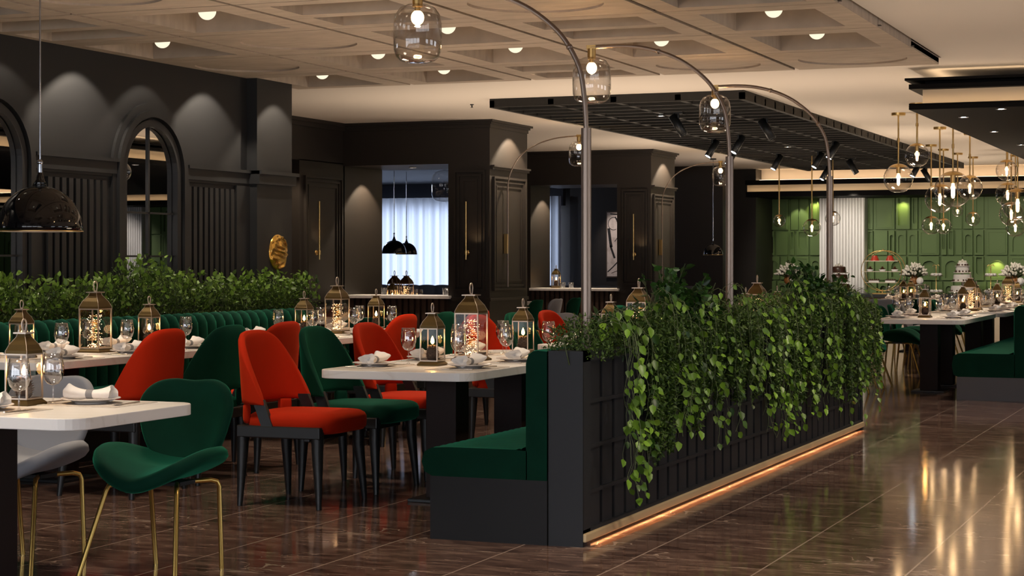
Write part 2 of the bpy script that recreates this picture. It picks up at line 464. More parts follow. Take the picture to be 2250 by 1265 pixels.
# ---- left wall with arched mirrors
WX = -8.1
def arch(c, hw, zs, z0, n=24):
    return [(c-hw, z0), (c+hw, z0)]+[(c+hw*cos(pi*k/n), zs+hw*sin(pi*k/n)) for k in range(n+1)]
AC = [4.43, 6.45, 8.47, 10.49, 12.51]
b = MB()
mp = lambda u, v, w: (WX+w, u, v)
b.plate(rect(-5, 14.62, 0, 3.1), [arch(c, .365, 2.015, .55) for c in AC], -.25, 0, mp)
b.box(WX-.35, WX-.25, -5, 14.62, 0, 3.1)
b.box(WX-.6, WX, 14.52, 14.62, 0, CZ)
struct(b.build('wall_left', 'wall_black'))
b = MB(); b.box(WX-.3, WX+.10, 14.02, 14.64, 0, ZC)     # end pilaster
# ledge and cornice with fluting below
segs = [(-5, 3.9)]+[(AC[k]+.50, AC[k+1]-.50) for k in range(4)]+[(13.01, 14.02)]
for a, c in segs:
    b.box(WX, WX+.035, a, c, 1.985, 2.10); b.box(WX, WX+.055, a, c, 2.075, 2.10)
    b.box(WX, WX+.02, a, c, 1.965, 1.985)
    w = c-a
    fl0, fl1 = a+.16, c-.16
    if c > 13.9: fl0, fl1 = 13.03, 13.72; b.box(WX, WX+.03, 13.80, 14.02, .4, 1.965)
    k = fl0
    while k < fl1:
        b.box(WX, WX+.028, k, k+.052, .5, 1.93); k += .085
for a, c in ((14.0, 14.66),):
    b.box(WX, WX+.135, a, c, 1.985, 2.10); b.box(WX, WX+.155, a, c+.02, 2.07, 2.10)
struct(b.build('trim_14', 'wall_black'))
for k, c in enumerate(AC[2:], 1):
    b = MB()
    for hw, w in ((.36, .07), (.435, .12), (.49, .06)):
        o_, i_ = hw+.055, hw
        b.plate(arch(c, o_, 2.015, .50), [arch(c, i_, 2.015, .52)], -.012, w*.42, mp)
    fr = struct(b.build('trim_%d' % k, 'wall_black'))
    b = MB(); b.plate(arch(c, .363, 2.015, .551), [], -.030, -.020, mp); w_ = struct(b.build('window_%d' % k, 'mirror'))
    b = MB(); b.box(WX-.02, WX-.006, c-.010, c+.010, .55, 2.375)
    for z in (1.02, 1.36, 1.70): b.box(WX-.02, WX-.006, c-.36, c+.36, z-.007, z+.007)
    b.build('glazing_bar', 'wall_black', w_)
for y in (8.0, 8.9, 9.75, 10.62, 11.52, 12.42, 13.33):
    light('wall_wash', 'SPOT', (WX+.33, y, 2.90), 46, (1, .86, .70), .015, 104, .3, (WX+.16, y, 1.9))
light('wall_wash', 'SPOT', (WX+.40, 14.33, 2.90), 40, (1, .84, .66), .015, 96, .3, (WX+.26, 14.33, 1.9))
# gold disc on the pilaster
def disc(u, v):
    a = 2*pi*u; r = .157*v
    y, z = r*cos(a), r*sin(a)
    x = .012+.02*(1-v)**.5+.008*sin(31*y+9*sin(21*z))*sin(23*z+1.3)+.006*sin(61*y*z*10+20*y)
    return (x if v < 1 else 0, y, z)
b = MB(); b.grid(disc, 40, 18, True, True); o = b.build('wall_disc', 'gold_disc', fix=False)
o.location = (WX+.103, 14.38, 1.40); tag(o, 'hammered gold disc mounted on the black pilaster', 'wall decoration')
light('disc_spot', 'SPOT', (WX+.75, 14.2, 2.7), 22, (1, .75, .42), .02, 16, .5, (WX+.1, 14.38, 1.42))

# ---- recessed wall and piers with serving hatches beyond the arched wall
PX = -8.22; RX = -10.1; HB = 2.45
def frame_on(b, mpf, u0, u1, v0, v1):
    for k, (d, t) in enumerate(((0, .030), (.045, .018), (.10, .012))):
        b.plate(rect(u0+d, u1-d, v0+d, v1-d), [rect(u0+d+.022, u1-d-.022, v0+d+.022, v1-d-.022)], 0, t, mpf)
def pier(k, Y, wall_to=None, name=None):
    b = MB(); T = 1.18
    fY = lambda u, v, w: (u, Y-w, v); fX = lambda u, v, w: (PX+w, u, v)
    b.box(-8.74, PX, Y, Y+T, 0, CZ)                      # pillar
    b.box(RX-.0, -8.74, Y, Y+T, HB, CZ)                    # head over the hatch
    b.box(RX-.5, RX, Y, Y+(1.05, .82)[k], 0, CZ)                       # far reveal
    # crown
    b.box(RX-.3, PX+.03, Y-.03, Y+T+.03, CZ-.05, CZ); b.box(RX-.3, PX+.055, Y-.055, Y+T+.055, CZ-.025, CZ)
    b.box(RX-.3, PX+.012, Y-.012, Y+T+.012, CZ-.09, CZ-.05)
    frame_on(b, fY, -8.66, PX-.05, .98, 2.37)
    frame_on(b, fX, Y+.08, Y+T-.10, .98, 2.30)
    b.box(PX-.02, PX+.03, Y+.02, Y+T, 2.38, 2.41); b.box(PX-.02, PX+.05, Y+.02, Y+T, 2.41, 2.43)
    b.box(-8.70, PX+.02, Y-.02, Y+T, .86, .90)
    struct(b.build(name, 'wall_brown'))
    b = MB(); b.box(RX, -8.74, Y+.05, Y+.12, 0, .885)
    x = RX+.01
    while x < -8.78: b.box(x, x+.048, Y, Y+.06, 0, .885); x += .078
    struct(b.build('wall_hatch', 'slat_wood'))
    b = MB(); b.box(RX, -8.70, Y-.06, Y+.5, .885, .922)
    tag(b.build('hatch_sill', 'marble', bev=.004), ['white marble sill of the serving hatch with dome pendants behind', 'white marble sill of the farther serving hatch beside the framed picture'][k], 'sill', 'marble sills of the serving hatches')
    # downlights under the head
    pr = DL
    for q, x in enumerate((-9.45, -8.86)):
        place(pr, (x, Y+.55, HB), 0, '%s downlight under the head of the %s serving hatch' % (['left', 'right'][q], ['nearer', 'farther'][k]), 'downlight', 'downlights of the serving hatches')
    for q in (-9.45, -8.95): light('sill_light', 'SPOT', (q, Y+.12, HB-.02), 16, (1, .84, .66), .03, 50, .6, (q, Y+.1, .9))
    light('slat_fill_spot', 'SPOT', (-9.3, Y-.75, CZ-.04), 60, (1, .78, .58), .05, 46, .8, (-9.4, Y+.05, .55))  # added spot to bring up the slats below the sill
    light('hatch_spot', 'SPOT', (RX+.28, Y+.5, HB-.03), 60, (1, .80, .58), .012, 100, .3, (RX+.12, Y+.5, 1.4))
    light('pier_spot', 'SPOT', (PX+.30, Y+.6, CZ-.03), 100, (1, .80, .58), .012, 104, .3, (PX+.12, Y+.6, 2.1))
DL = thing('downlight', '', 'downlight')
g = MB(); g.lathe([(.045, -.008), (.045, 0), (.030, -.001), (.030, .0)], 20); g.build('trim_ring', 'tin', DL)
g = MB(); g.lathe([(.0001, -.004), (.028, -.004)], 16); g.build('lens', 'led_white', DL)
pier(0, 19.75, name='wall_pier')
pier(1, 25.85, name='wall_pier')
b = MB(); b.box(-19, RX, 30.9, 31.1, 0, CZ); b.box(-10.2, PX-.05, 32.1, 34.4, 0, CZ); b.box(-11.27, -8.5, 30.75, 30.95, 0, CZ)
struct(b.build('wall_pier', 'wall_brown'))
# recessed wall west of first pier, with its own opening towards the arched wall
b = MB()
b.box(RX-.12, RX, 18.66, 19.78, 0, HB+.03); b.box(RX-.12, RX, 14.6, 19.78, HB+.02, CZ)
b.box(-8.5, -8.1, 14.62, 14.74, 0, CZ)
b.box(RX-.0, RX+.03, 14.7, 19.78, CZ-.09, CZ); b.box(RX, RX+.055, 14.7, 19.78, CZ-.04, CZ)
frame_on(b, lambda u, v, w: (RX+w, u, v), 18.76, 19.68, .75, 2.30)
struct(b.build('wall_recess', 'wall_brown'))
light('recess_spot', 'SPOT', (RX+.32, 18.1, CZ-.04), 90, (1, .80, .58), .012, 80, .3, (RX+.15, 18.1, 2.1))
# private dining room behind the hatches
for bb_ in ((-19.1, -19, 12, 31, 0, CZ), (-19, -8.4, 12.0, 12.1, 0, CZ), (-19, -11.35, 30.62, 30.75, 2.30, CZ)):
    b = MB(); b.box(*bb_); struct(b.build('wall_room', 'wall_dark'))
b = MB(); b.box(-19, RX-.12, 14.7, 30.9, 2.72, 2.76)
struct(b.build('ceiling', 'wall_dark'))
b = MB(); b.add([(-19, 30.60, .3), (-11.55, 30.60, .3), (-11.55, 30.60, 2.29), (-19, 30.60, 2.29)], [(0, 1, 2, 3)])
struct(b.build('window_4', 'sign_glow', fix=False))
# sheer curtain in front of the lit window
def cur(u, v):
    x = -19+u*7.70; return (x, 30.42+.035*sin(x*38)+.012*sin(x*97), .32+v*2.14)
b = MB(); b.grid(cur, 560, 2, True); o = b.build('curtain', 'curtain', fix=False)
tag(o, 'pale sheer curtain across the bright window of the room behind the hatches', 'curtain')
# picture on the dark wall
o = thing('picture', 'tall abstract picture, black strokes on cream, seen through the farther hatch', 'picture', (-10.28, 30.70, 1.615))
g = MB(); g.box(-.30, .30, 0, .04, -.575, .575); g.build('picture_frame', 'frame_dark', o)
g = MB(); g.box(-.28, .28, -.006, .0, -.555, .555); cv = g.build('canvas', 'art', o)
g = MB()
def stroke(g, pts, w):
    n = len(pts)
    for (x0, z0), (x1, z1) in zip(pts[:-1], pts[1:]):
        d = Vector((x1-x0, z1-z0)).normalized(); nx, nz = -d.y*w/2, d.x*w/2
        g.add([(x0-nx, -.009, z0-nz), (x0+nx, -.009, z0+nz), (x1+nx, -.009, z1+nz), (x1-nx, -.009, z1-nz)], [(0, 1, 2, 3)])
stroke(g, [(-.25, .28), (-.22, .05), (-.20, -.05)], .05); stroke(g, [(-.22, -.02), (-.14, -.24)], .035)
stroke(g, [(-.13, .48), (-.04, .28), (.08, .10)], .022)
stroke(g, [(-.16+.10*cos(a), .36+.11*sin(a)) for a in [x*.4 for x in range(0, 14)]], .010)
stroke(g, [(-.05, .25), (-.06, .15), (-.14, .05)], .012); stroke(g, [(-.27, -.48), (-.18, -.40), (-.08, -.30)], .018)
stroke(g, [(-.22, .53), (0, .51), (.25, .52)], .02); stroke(g, [(-.2, -.5), (-.1, -.46), (-.06, -.52)], .008)
g.build('brush_strokes', 'ink', cv)
light('picture_spot', 'SPOT', (-10.3, 29.6, 2.6), 30, (1, .88, .8), .03, 45, .6, (-10.3, 30.7, 1.6))
light('room_light', 'POINT', (-13.5, 26, 2.4), 25, (.75, .82, 1), .2)

# ---- far green wall
GY = 33.3; GR = [2.47, 1.88, 1.42, .976, .35]
b = MB(); b.box(-8.6, 9.5, GY+.05, GY+.4, 0, CZ)
lit = MB()
gm = lambda u, v, w: (u, GY+.05-w, v)
def cell(x0, x1, r0, r1, kind, bb, split=False):
    z1, z0 = GR[r0], GR[r1]; g_ = .012
    x0 += g_; x1 -= g_; z0 += g_; z1 -= g_; c = (x0+x1)/2; hw = (x1-x0)/2
    holes = []
    if kind == 'A':   # arch niche
        h = hw*.62; holes = [arch(c, h, z1-.08-h, z0+.04, 12)]
    elif kind == 'U':
        h = hw*.62; holes = [[(c+h, z1-.02), (c-h, z1-.02)]+[(c-h*cos(pi*k/12), z0+.10+h-h*sin(pi*k/12)) for k in range(13)]]
    elif kind == 'B':
        h = hw*.70; holes = [arch(c, h, z1-.08-h, z0+.05, 16)]
    elif kind == 'R': holes = [rect(x0+.035, x1-.035, z0+.07, z1-.015)]
    d = random.choice([.040, .055, .070])
    bb.plate(rect(x0, x1, z0, z1), holes, -.012, d, gm)
    if kind in ('B', 'A', 'U', 'R') and holes:
        # a thin raised lip round the niche
        pass
    if kind == 'P' and hw > .12:
        bb.plate(rect(x0+.03, x1-.03, z0+.03, z1-.03), [rect(x0+.042, x1-.042, z0+.042, z1-.042)], d, d+.012, gm)
wx = lambda px: on_Y(px, GY)
rowsdef = {
 (0, 1): [(1684, 1733, 'P'), (1736, 1755, 'P'), (1757, 1778, 'P'), (1780, 1802, 'R'), (1905, 1919, 'U'), (1919, 1967, 'P'), (1968, 2001, 'R'), (2002, 2017, 'U'), (2018, 2065, 'P'), (2066, 2090, 'A'), (2091, 2115, 'P'), (2116, 2139, 'U'), (2140, 2163, 'U'), (2164, 2215, 'P'), (2217, 2262, 'P'), (2264, 2310, 'A')],
 (1, 2): [(1684, 1703, 'A'), (1704, 1732, 'P'), (1734, 1746, 'U'), (1748, 1778, 'U'), (1779, 1804, 'P'), (1905, 1919, 'U'), (1920, 1951, 'P'), (1952, 1967, 'A'), (1968, 1992, 'A'), (1993, 2017, 'A'), (2018, 2065, 'P'), (2067, 2081, 'U'), (2082, 2097, 'U'), (2098, 2115, 'P'), (2116, 2139, 'A'), (2140, 2163, 'A'), (2166, 2215, 'P'), (2217, 2262, 'B'), (2264, 2310, 'P')],
 (2, 3): [(1684, 1714, 'A'), (1715, 1731, 'P'), (1732, 1778, 'P'), (1779, 1804, 'A'), (1905, 1922, 'P'), (1923, 1951, 'P'), (1952, 1993, 'B'), (1994, 2017, 'P'), (2018, 2065, 'B'), (2067, 2115, 'A'), (2116, 2139, 'P'), (2140, 2163, 'U'), (2164, 2215, 'B'), (2217, 2262, 'P'), (2264, 2310, 'P')],
 (3, 4): [(1684+k*24, 1707+k*24, 'PA'[k % 2]) for k in range(5)]+[(1905+k*24, 1928+k*24, 'PA'[k % 2]) for k in range(15)],
}
for (r0, r1), cs in rowsdef.items():
    for a, c, kd in cs: cell(wx(a), wx(c), r0, r1, kd, b)
x = wx(2310)
rnd = random.Random(3)
while x < 9.2:
    w = rnd.choice([.25, .4, .4, .6])
    if not (5.3 < x+w/2 < 6.6):
        for r in range(4): cell(x, x+w, r, r+1, rnd.choice('PPAUB'), b)
    x += w
struct(b.build('wall_far', 'green_wall'))
for a, c in ((1780, 1802), (1968, 2001)):
    xm = (wx(a)+wx(c))/2
    light('niche_light', 'SPOT', (xm, GY-.07, 2.44), 10.0, (1, .86, .35), .02, 95, .7, (xm, GY+.06, 2.0))
xm = wx(2190); light('niche_light', 'SPOT', (xm, GY-.10, 1.36), 7, (1, .85, .30), .02, 95, .7, (xm, GY+.05, 1.1))
light('niche_light', 'SPOT', (wx(1756), GY-.25, 2.43), 8, (1, .9, .6), .02, 70, .5, (wx(1756), GY, 1.9))
for k, (a, c) in enumerate(((wx(1807), wx(1905)), (5.35, 6.55))):
    b = MB(); b.box(a, c, GY-.22, GY+.06, 0, 2.50)
    x = a+.005
    while x < c-.03: b.box(x, x+.038, GY-.26, GY-.21, 0, 2.50); x += .054
    struct(b.build('wall_fluted', 'white_flute'))
light('flute_spot', 'SPOT', (wx(1856), 31.4, 2.4), 40, (1, .9, .82), .05, 60, .8, (wx(1856), GY-.2, 1.5))
light('flute_spot', 'SPOT', (5.9, 31.4, 2.4), 60, (1, .9, .82), .05, 60, .8, (5.9, GY-.2, 1.4))
# ---- far bulkhead
b = MB(); b.box(-8.4, 9.5, 31.9, GY+.1, 2.45, 2.53); b.box(-8.4, 9.5, 31.9, 31.915, 2.53, 2.542); struct(b.build('trim_4', 'dark_panel'))
b = MB(); b.box(-8.4, 9.5, 32.0, GY+.1, 2.53, 2.66); struct(b.build('trim_5', 'cream'))
b = MB(); b.box(-8.4, 9.5, 31.85, 32.3, 2.66, 2.74); struct(b.build('trim_6', 'dark_panel'))
b = MB(); b.box(-8.4, 9.5, 32.5, 32.56, 2.66, CZ); struct(b.build('trim_16', 'ceiling'))
b = MB(); b.box(-8.4, 9.5, 32.35, 32.40, 2.75, 2.765); struct(b.build('trim_7', 'led_warm'))
b = MB(); b.box(-8.4, 9.5, 31.93, 31.95, 2.531, 2.536); struct(b.build('trim_8', 'led_warm'))
# ---- near bulkhead on the right
bx, by = -2.76, 15.85
b = MB(); b.box(bx, 4.5, by, 30.5, 2.60, 2.64); b.box(bx, 4.5, by, by+.012, 2.64, 2.652); b.box(bx, bx+.012, by, 30.5, 2.64, 2.652); struct(b.build('trim_9', 'dark_panel', bev=.004))
b = MB(); b.box(bx+.10, 4.4, by+.10, 30.4, 2.64, 2.775); struct(b.build('trim_10', 'cream'))
b = MB(); b.box(bx, 4.5, by, 30.5, 2.775, 2.815); b.box(bx-.03, 4.5, by-.03, 30.5, 2.845, 2.865); b.box(bx+.12, 4.4, by+.12, 30.4, 2.815, 2.846); struct(b.build('trim_11', 'dark_panel'))
b = MB(); b.box(bx+.16, 4.2, by+.16, by+.19, 2.866, 2.874); b.box(bx+.16, bx+.19, by+.2, 30, 2.866, 2.874); struct(b.build('trim_12', 'led_warm'))
for k, (px, py) in enumerate(((2117, 256), (2200, 238), (2184, 288), (2243, 317))):
    d = 4090*1.28/(574-py); X, Y = at_d(px, d)
    place(DL, (X, Y, 2.60), 0, ['downlight in the dark bulkhead nearest its corner', 'downlight in the dark bulkhead nearest the right edge of the view', 'second downlight along the slanting edge of the dark bulkhead', 'lowest downlight of the dark bulkhead in the view'][k], 'downlight', 'downlights of the dark bulkhead')
    light('downlight_lamp', 'SPOT', (X, Y, 2.59), 18, (.95, .95, 1), .03, 70, .7, (X, Y, 0))
b = MB(); b.box(bx+.04, 4.3, by+.03, by+.05, 2.641, 2.646); b.box(bx+.03, bx+.05, by+.06, 30, 2.641, 2.646); struct(b.build('trim_15', 'led_warm'))  # hidden glowing strip added to brighten the cream fascia
# ---- dark slatted ceiling field with tracks
sx0, sx1, sy0, sy1 = -7.18, -4.56, 17.25, 31.4
b = MB(); b.box(sx0, sx1, sy0, sy1, 2.93, 2.96)
for x in (sx0, sx1-.05): b.box(x, x+.05, sy0, sy1, 2.86, 2.93)
for k in range(1, 4):
    x = sx0+(sx1-sx0)*k/4; b.box(x-.03, x+.03, sy0, sy1, 2.875, 2.93)
y = sy0
while y < sy1: b.box(sx0, sx1, y, y+.05, 2.865, 2.93); y += .40
struct(b.build('ceiling', 'slat_black'))
sp = thing('track_spotlight', '', 'spotlight')
g = MB(); g.tube([(0, 0, 0), (0, 0, -.09)], .014, 8); g.box(-.05, .05, -.02, .02, -.01, .01); g.build('mount', 'black_wood', sp)
g = MB(); tf = Matrix.Translation((0, 0, -.13)) @ Matrix.Rotation(radians(-32), 4, 'Y')
g.lathe([(.0001, .12), (.045, .12), (.045, -.12), (.038, -.12), (.038, -.10)], 20); g.v = [tuple(tf @ Vector(p)) for p in g.v]; hd = g.build('head', 'black_wood', sp)
sp2 = thing('track_spotlight', '', 'spotlight')
for c in (0, 1):
    pass
g = MB(); g.tube([(0, 0, 0), (0, 0, -.09)], .014, 8); g.box(-.05, .05, -.02, .02, -.01, .01); g.build('mount', 'black_wood', sp2)
tf = Matrix.Translation((0, 0, -.13)) @ Matrix.Rotation(radians(25), 4, 'Y') @ Matrix.Rotation(radians(-22), 4, 'X')
g = MB(); g.lathe([(.0001, .12), (.045, .12), (.045, -.12), (.038, -.12), (.038, -.10)], 20); g.v = [tuple(tf @ Vector(p)) for p in g.v]; hd2 = g.build('head', 'black_wood', sp2)
g = MB(); g.lathe([(.0001, -.112), (.038, -.112)], 18); g.v = [tuple(tf @ Vector(p)) for p in g.v]; g.build('lens', 'led_white', sp2)
heads = [(1490, 252, 0), (1685, 262, 0), (1565, 308, 1), (1622, 298, 1), (1607, 328, 1), (1707, 340, 1), (1797, 335, 1), (1830, 312, 1), (1813, 366, 1), (1873, 350, 0), (2012, 358, 1), (2036, 372, 0)]
names = ['unlit, leftmost of the track heads in the black slatted ceiling', 'unlit, the second from the left of the unlit track heads', 'lit, leftmost of the lit track heads', 'lit, brightest beside the middle arc lamp glass', 'lit, just behind the middle arc lamp pole', 'lit and tilted, beyond the middle arc lamp', 'lit, left of the farthest arc lamp pole', 'lit, right of the farthest arc lamp pole and highest', 'lit, lowest one at the farthest arc lamp pole', 'unlit, right of the farthest arc lamp pole', 'lit, seen between the two nearest glass globes', 'unlit, nearest the large glass globe cluster']
for (px, py, on), nm in zip(heads, names):
    d = min(4090*1.535/(574-py), 30.8); X, Y = at_d(px, d)
    X = max(min(X, -4.35), -7.1)
    place(sp2 if on else sp, (X, Y, 2.875 if X < sx1 else 2.95), 0, 'black track spotlight, '+nm, 'spotlight', 'track spotlights of the black slatted ceiling')
    if on: light('track_lamp', 'SPOT', (X+.03, Y-.06, 2.62), 20, (.85, .93, 1), .04, 60, .6, (X-.5, Y+1.0, 0))
for k, (px, py) in enumerate(((1452, 242), (1731, 313))):
    d = 4090*1.6/(574-py); X, Y = at_d(px, d)
    place(DL, (X, Y, 2.864), 0, ['recessed downlight near the front of the black slatted ceiling', 'recessed downlight in the middle of the black slatted ceiling'][k], 'downlight', 'downlights of the black slatted ceiling')
# sprinkler
o = MB(); o.lathe([(.0001, 0), (.02, 0), (.02, -.008), (.007, -.012), (.007, -.03), (.018, -.034), (.0001, -.036)], 12)
X, Y = at_d(1037, 4090*1.63/(574-229)); o = o.build('sprinkler', 'black_wood'); o.location = (X, Y, CZ); tag(o, 'small dark sprinkler on the plain ceiling', 'sprinkler')

# ---- walls the camera only sees mirrored
b = MB(); b.box(9.4, 9.6, -5, 34.5, 0, CZ); struct(b.build('wall_right', 'wall_brown'))
b = MB(); b.box(-19, 9.5, -5.1, -4.9, 0, CZ); struct(b.build('wall_back', 'wall_black'))
for k, (a, c) in enumerate(((-10.0, -6.6), (-6.2, -2.8), (-2.4, 1.0), (1.4, 4.8))):
    b = MB(); b.box(a, c, -4.89, -4.86, .4, 2.6); wn = struct(b.build('window_%d' % (5+k), 'window_glow'))
for k, (a, c) in enumerate(((-4.2, -1.4), (-.9, 1.9))):
    b = MB(); b.box(WX+.005, WX+.03, a, c, .5, 2.6); struct(b.build('window_%d' % (12+k), 'window_glow'))
for k, (a, c) in enumerate(((2.0, 5.0), (8.0, 11.0), (14.0, 17.0))):
    b = MB(); b.box(9.36, 9.39, a, c, .7, 2.4); struct(b.build('window_%d' % (9+k), 'window_glow'))
# ================================================================== FURNITURE PROTOTYPES
def superpad(b, cx, cy, hx, hy, z0, z1, p=3.2, n=40, r=.03, dome=.012):
    """cushion with rounded outline and rounded rim"""
    prof = [(0.0, z1+dome), (.55, z1+dome*.8), (.86, z1+.002)]
    m = (z0+z1)/2; h = (z1-z0)/2
    prof += [(1-r/hx*(1-cos(a)), z1-r*(1-sin(a)) if True else 0) for a in (radians(70), radians(40), radians(10))]
    prof += [(1, m)]
    prof += [(1-r*.8/hx*(1-cos(a)), z0+r*.8*(1-sin(a))) for a in (radians(20), radians(60))]
    prof += [(.85, z0), (0, z0)]
    vs = []; fs = []
    for s, z in prof:
        s = max(s, .001)
        for k in range(n):
            a = 2*pi*k/n; c, q = cos(a), sin(a)
            vs.append((cx+hx*s*math.copysign(abs(c)**(2/p), c), cy+hy*s*math.copysign(abs(q)**(2/p), q), z))
    for i in range(len(prof)-1):
        for k in range(n):
            k2 = (k+1) % n; fs.append((i*n+k, i*n+k2, (i+1)*n+k2, (i+1)*n+k))
    return b.add(vs, fs, True)

def dining_chair(fabric):
    t = thing('dining_chair', '', 'chair')
    b = MB(); superpad(b, .030, 0, .278, .264, .394, .502, 4.6, 44, .040, .012); b.build('seat', fabric, t)
    # wrapped shell back
    def top(s):
        return .942-.384*(1-abs(cos(s*pi/2))**.62)**1.3-.004*abs(s)
    def back(u, v):
        s = 2*u-1; a = s*pi/2
        y = math.copysign(abs(sin(a))**.70, s)*.268 if s else 0
        x = -.272+.185*(1-abs(cos(a))**.62)
        bot = .475+.085*min(1, abs(s)/.9)**3
        if abs(s) < .35: bot = .545
        bot = .545 if abs(s) < .62 else .545-.0*(abs(s))
        z = bot+(top(s)-bot)*v
        h = (z-.5)/.45
        y *= 1-.10*h; x -= .045*h
        return (x, y, z)
    b = MB(); b.grid(back, 31, 10); b.build('backrest', fabric, t, solid=.040, sub=1)
    # lower part of the shell that runs down behind the seat at the rear corners
    for s in (-1, 1):
        b = MB()
        def low(u, v, s=s):
            q = .38+.30*u; a = s*q*pi/2
            y = s*abs(sin(a))**.70*.268; x = -.272+.185*(1-abs(cos(a))**.62)
            z = .44+.115*v; return (x, y, z)
        b.grid(low, 6, 4)
        b.build('back_foot', fabric, t, solid=.036, sub=1)
    # timber
    b = MB(); b.box(-.26, .245, -.276, -.225, .372, .436); b.box(-.26, .245, .225, .276, .372, .436)
    b.box(-.26, -.21, -.225, .225, .372, .436); b.box(.12, .158, -.225, .225, .352, .392)
    b.build('seat_frame', 'black_wood', t, bev=.006)
    for s in (-1, 1):
        b = MB(); p0 = Vector((-.060, s*.262, .40)); p1 = Vector((-.135, s*.252, .575)); w = .034
        b.add([(p0.x-w, p0.y-.013, p0.z), (p0.x+w, p0.y-.013, p0.z), (p0.x+w, p0.y+.013, p0.z), (p0.x-w, p0.y+.013, p0.z),
               (p1.x-w, p1.y-.013, p1.z), (p1.x+w, p1.y-.013, p1.z), (p1.x+w, p1.y+.013, p1.z), (p1.x-w, p1.y+.013, p1.z)],
              [(0, 1, 5, 4), (1, 2, 6, 5), (2, 3, 7, 6), (3, 0, 4, 7), (0, 3, 2, 1), (4, 5, 6, 7)])
        b.build('arm_post', 'black_wood', t)
    for sx, sy in ((1, 1), (1, -1), (-1, 1), (-1, -1)):
        b = MB(); b.tube([(sx*.215-(.02 if sx < 0 else 0), sy*.242, .425), (sx*.218-(.02 if sx < 0 else 0), sy*.245, .30), (sx*.24, sy*.272, 0)], [.036, .031, .0145], 8)
        b.build('leg', 'black_wood', t)
    return t

def shell_chair(fabric):
    t = thing('shell_chair', '', 'chair')
    def seat(u, v):
        a = 2*pi*u; r = v; c, q = cos(a), sin(a)
        x = .02+.245*r*math.copysign(abs(c)**.9, c); y = .285*r*math.copysign(abs(q)**.9, q)
        z = .425+.100*(abs(y)/.27)**2.0-.045*max(0, (x-.02)/.25)**2*(1-abs(y)/.27)+.03*max(0, -(x-.02)/.25)**2
        return (x, y, z)
    b = MB(); b.grid(seat, 36, 7, True, True); b.build('seat', fabric, t, solid=.062, sub=1)
    def back(u, v):
        a = 2*pi*u; r = v; c, q = cos(a), sin(a)
        w = math.copysign(abs(q)**.68, q)*r; h = math.copysign(abs(c)**.68, c)*r
        hh = (h+1)/2
        y = w*(.165+.075*min(1, hh*1.5)-.02*max(0, hh-.7))
        z = .425+.405*hh-.030*(1-abs(w)**.8)*max(0, h)**3
        x = -.175-.085*hh+.075*abs(w)**2*(.6+.4*hh)
        return (x, y, z)
    b = MB(); b.grid(back, 40, 8, True, True); b.build('backrest', fabric, t, solid=.040, sub=1)
    for sx, sy, fx, fy in ((1, 1, .285, .235), (1, -1, .285, -.235), (-1, 1, -.20, .165), (-1, -1, -.20, -.165)):
        b = MB(); b.tube([(sx*.05, sy*.10, .388), (sx*.135, sy*.150, .388), (sx*.158, sy*.166, .380), (sx*.168, sy*.172, .360), (fx, fy, .0)], .0105, 8)
        b.build('leg', 'gold_leg', t)
    b = MB(); b.box(-.06, .06, -.12, .12, .380, .396); b.build('leg_plate', 'black_wood', t)
    return t

def table(L, W, peds, corner=.10):
    t = thing('dining_table', '', 'table')
    def rr(x, y, r, n=6):
        return [(sx*(x-r)+r*cos(a), sy*(y-r)+r*sin(a)) for sx, sy, a0 in ((1, 1, 0), (-1, 1, pi/2), (-1, -1, pi), (1, -1, 3*pi/2)) for a in [a0+pi/2*k/n for k in range(n+1)]]
    b = MB(); b.plate(rr(W/2, L/2, corner), [], .705, .75, lambda u, v, w: (u, v, w)); b.build('tabletop', 'marble', t, bev=.004)
    for y in peds:
        b = MB(); b.box(-.09, .09, y-.09, y+.09, .018, .705); p = b.build('pedestal', 'pedestal', t, bev=.003)
        b = MB(); b.box(-.165, .165, y-.17, y+.17, 0, .018); b.build('base_plate', 'black_wood', p, bev=.003)
    return t

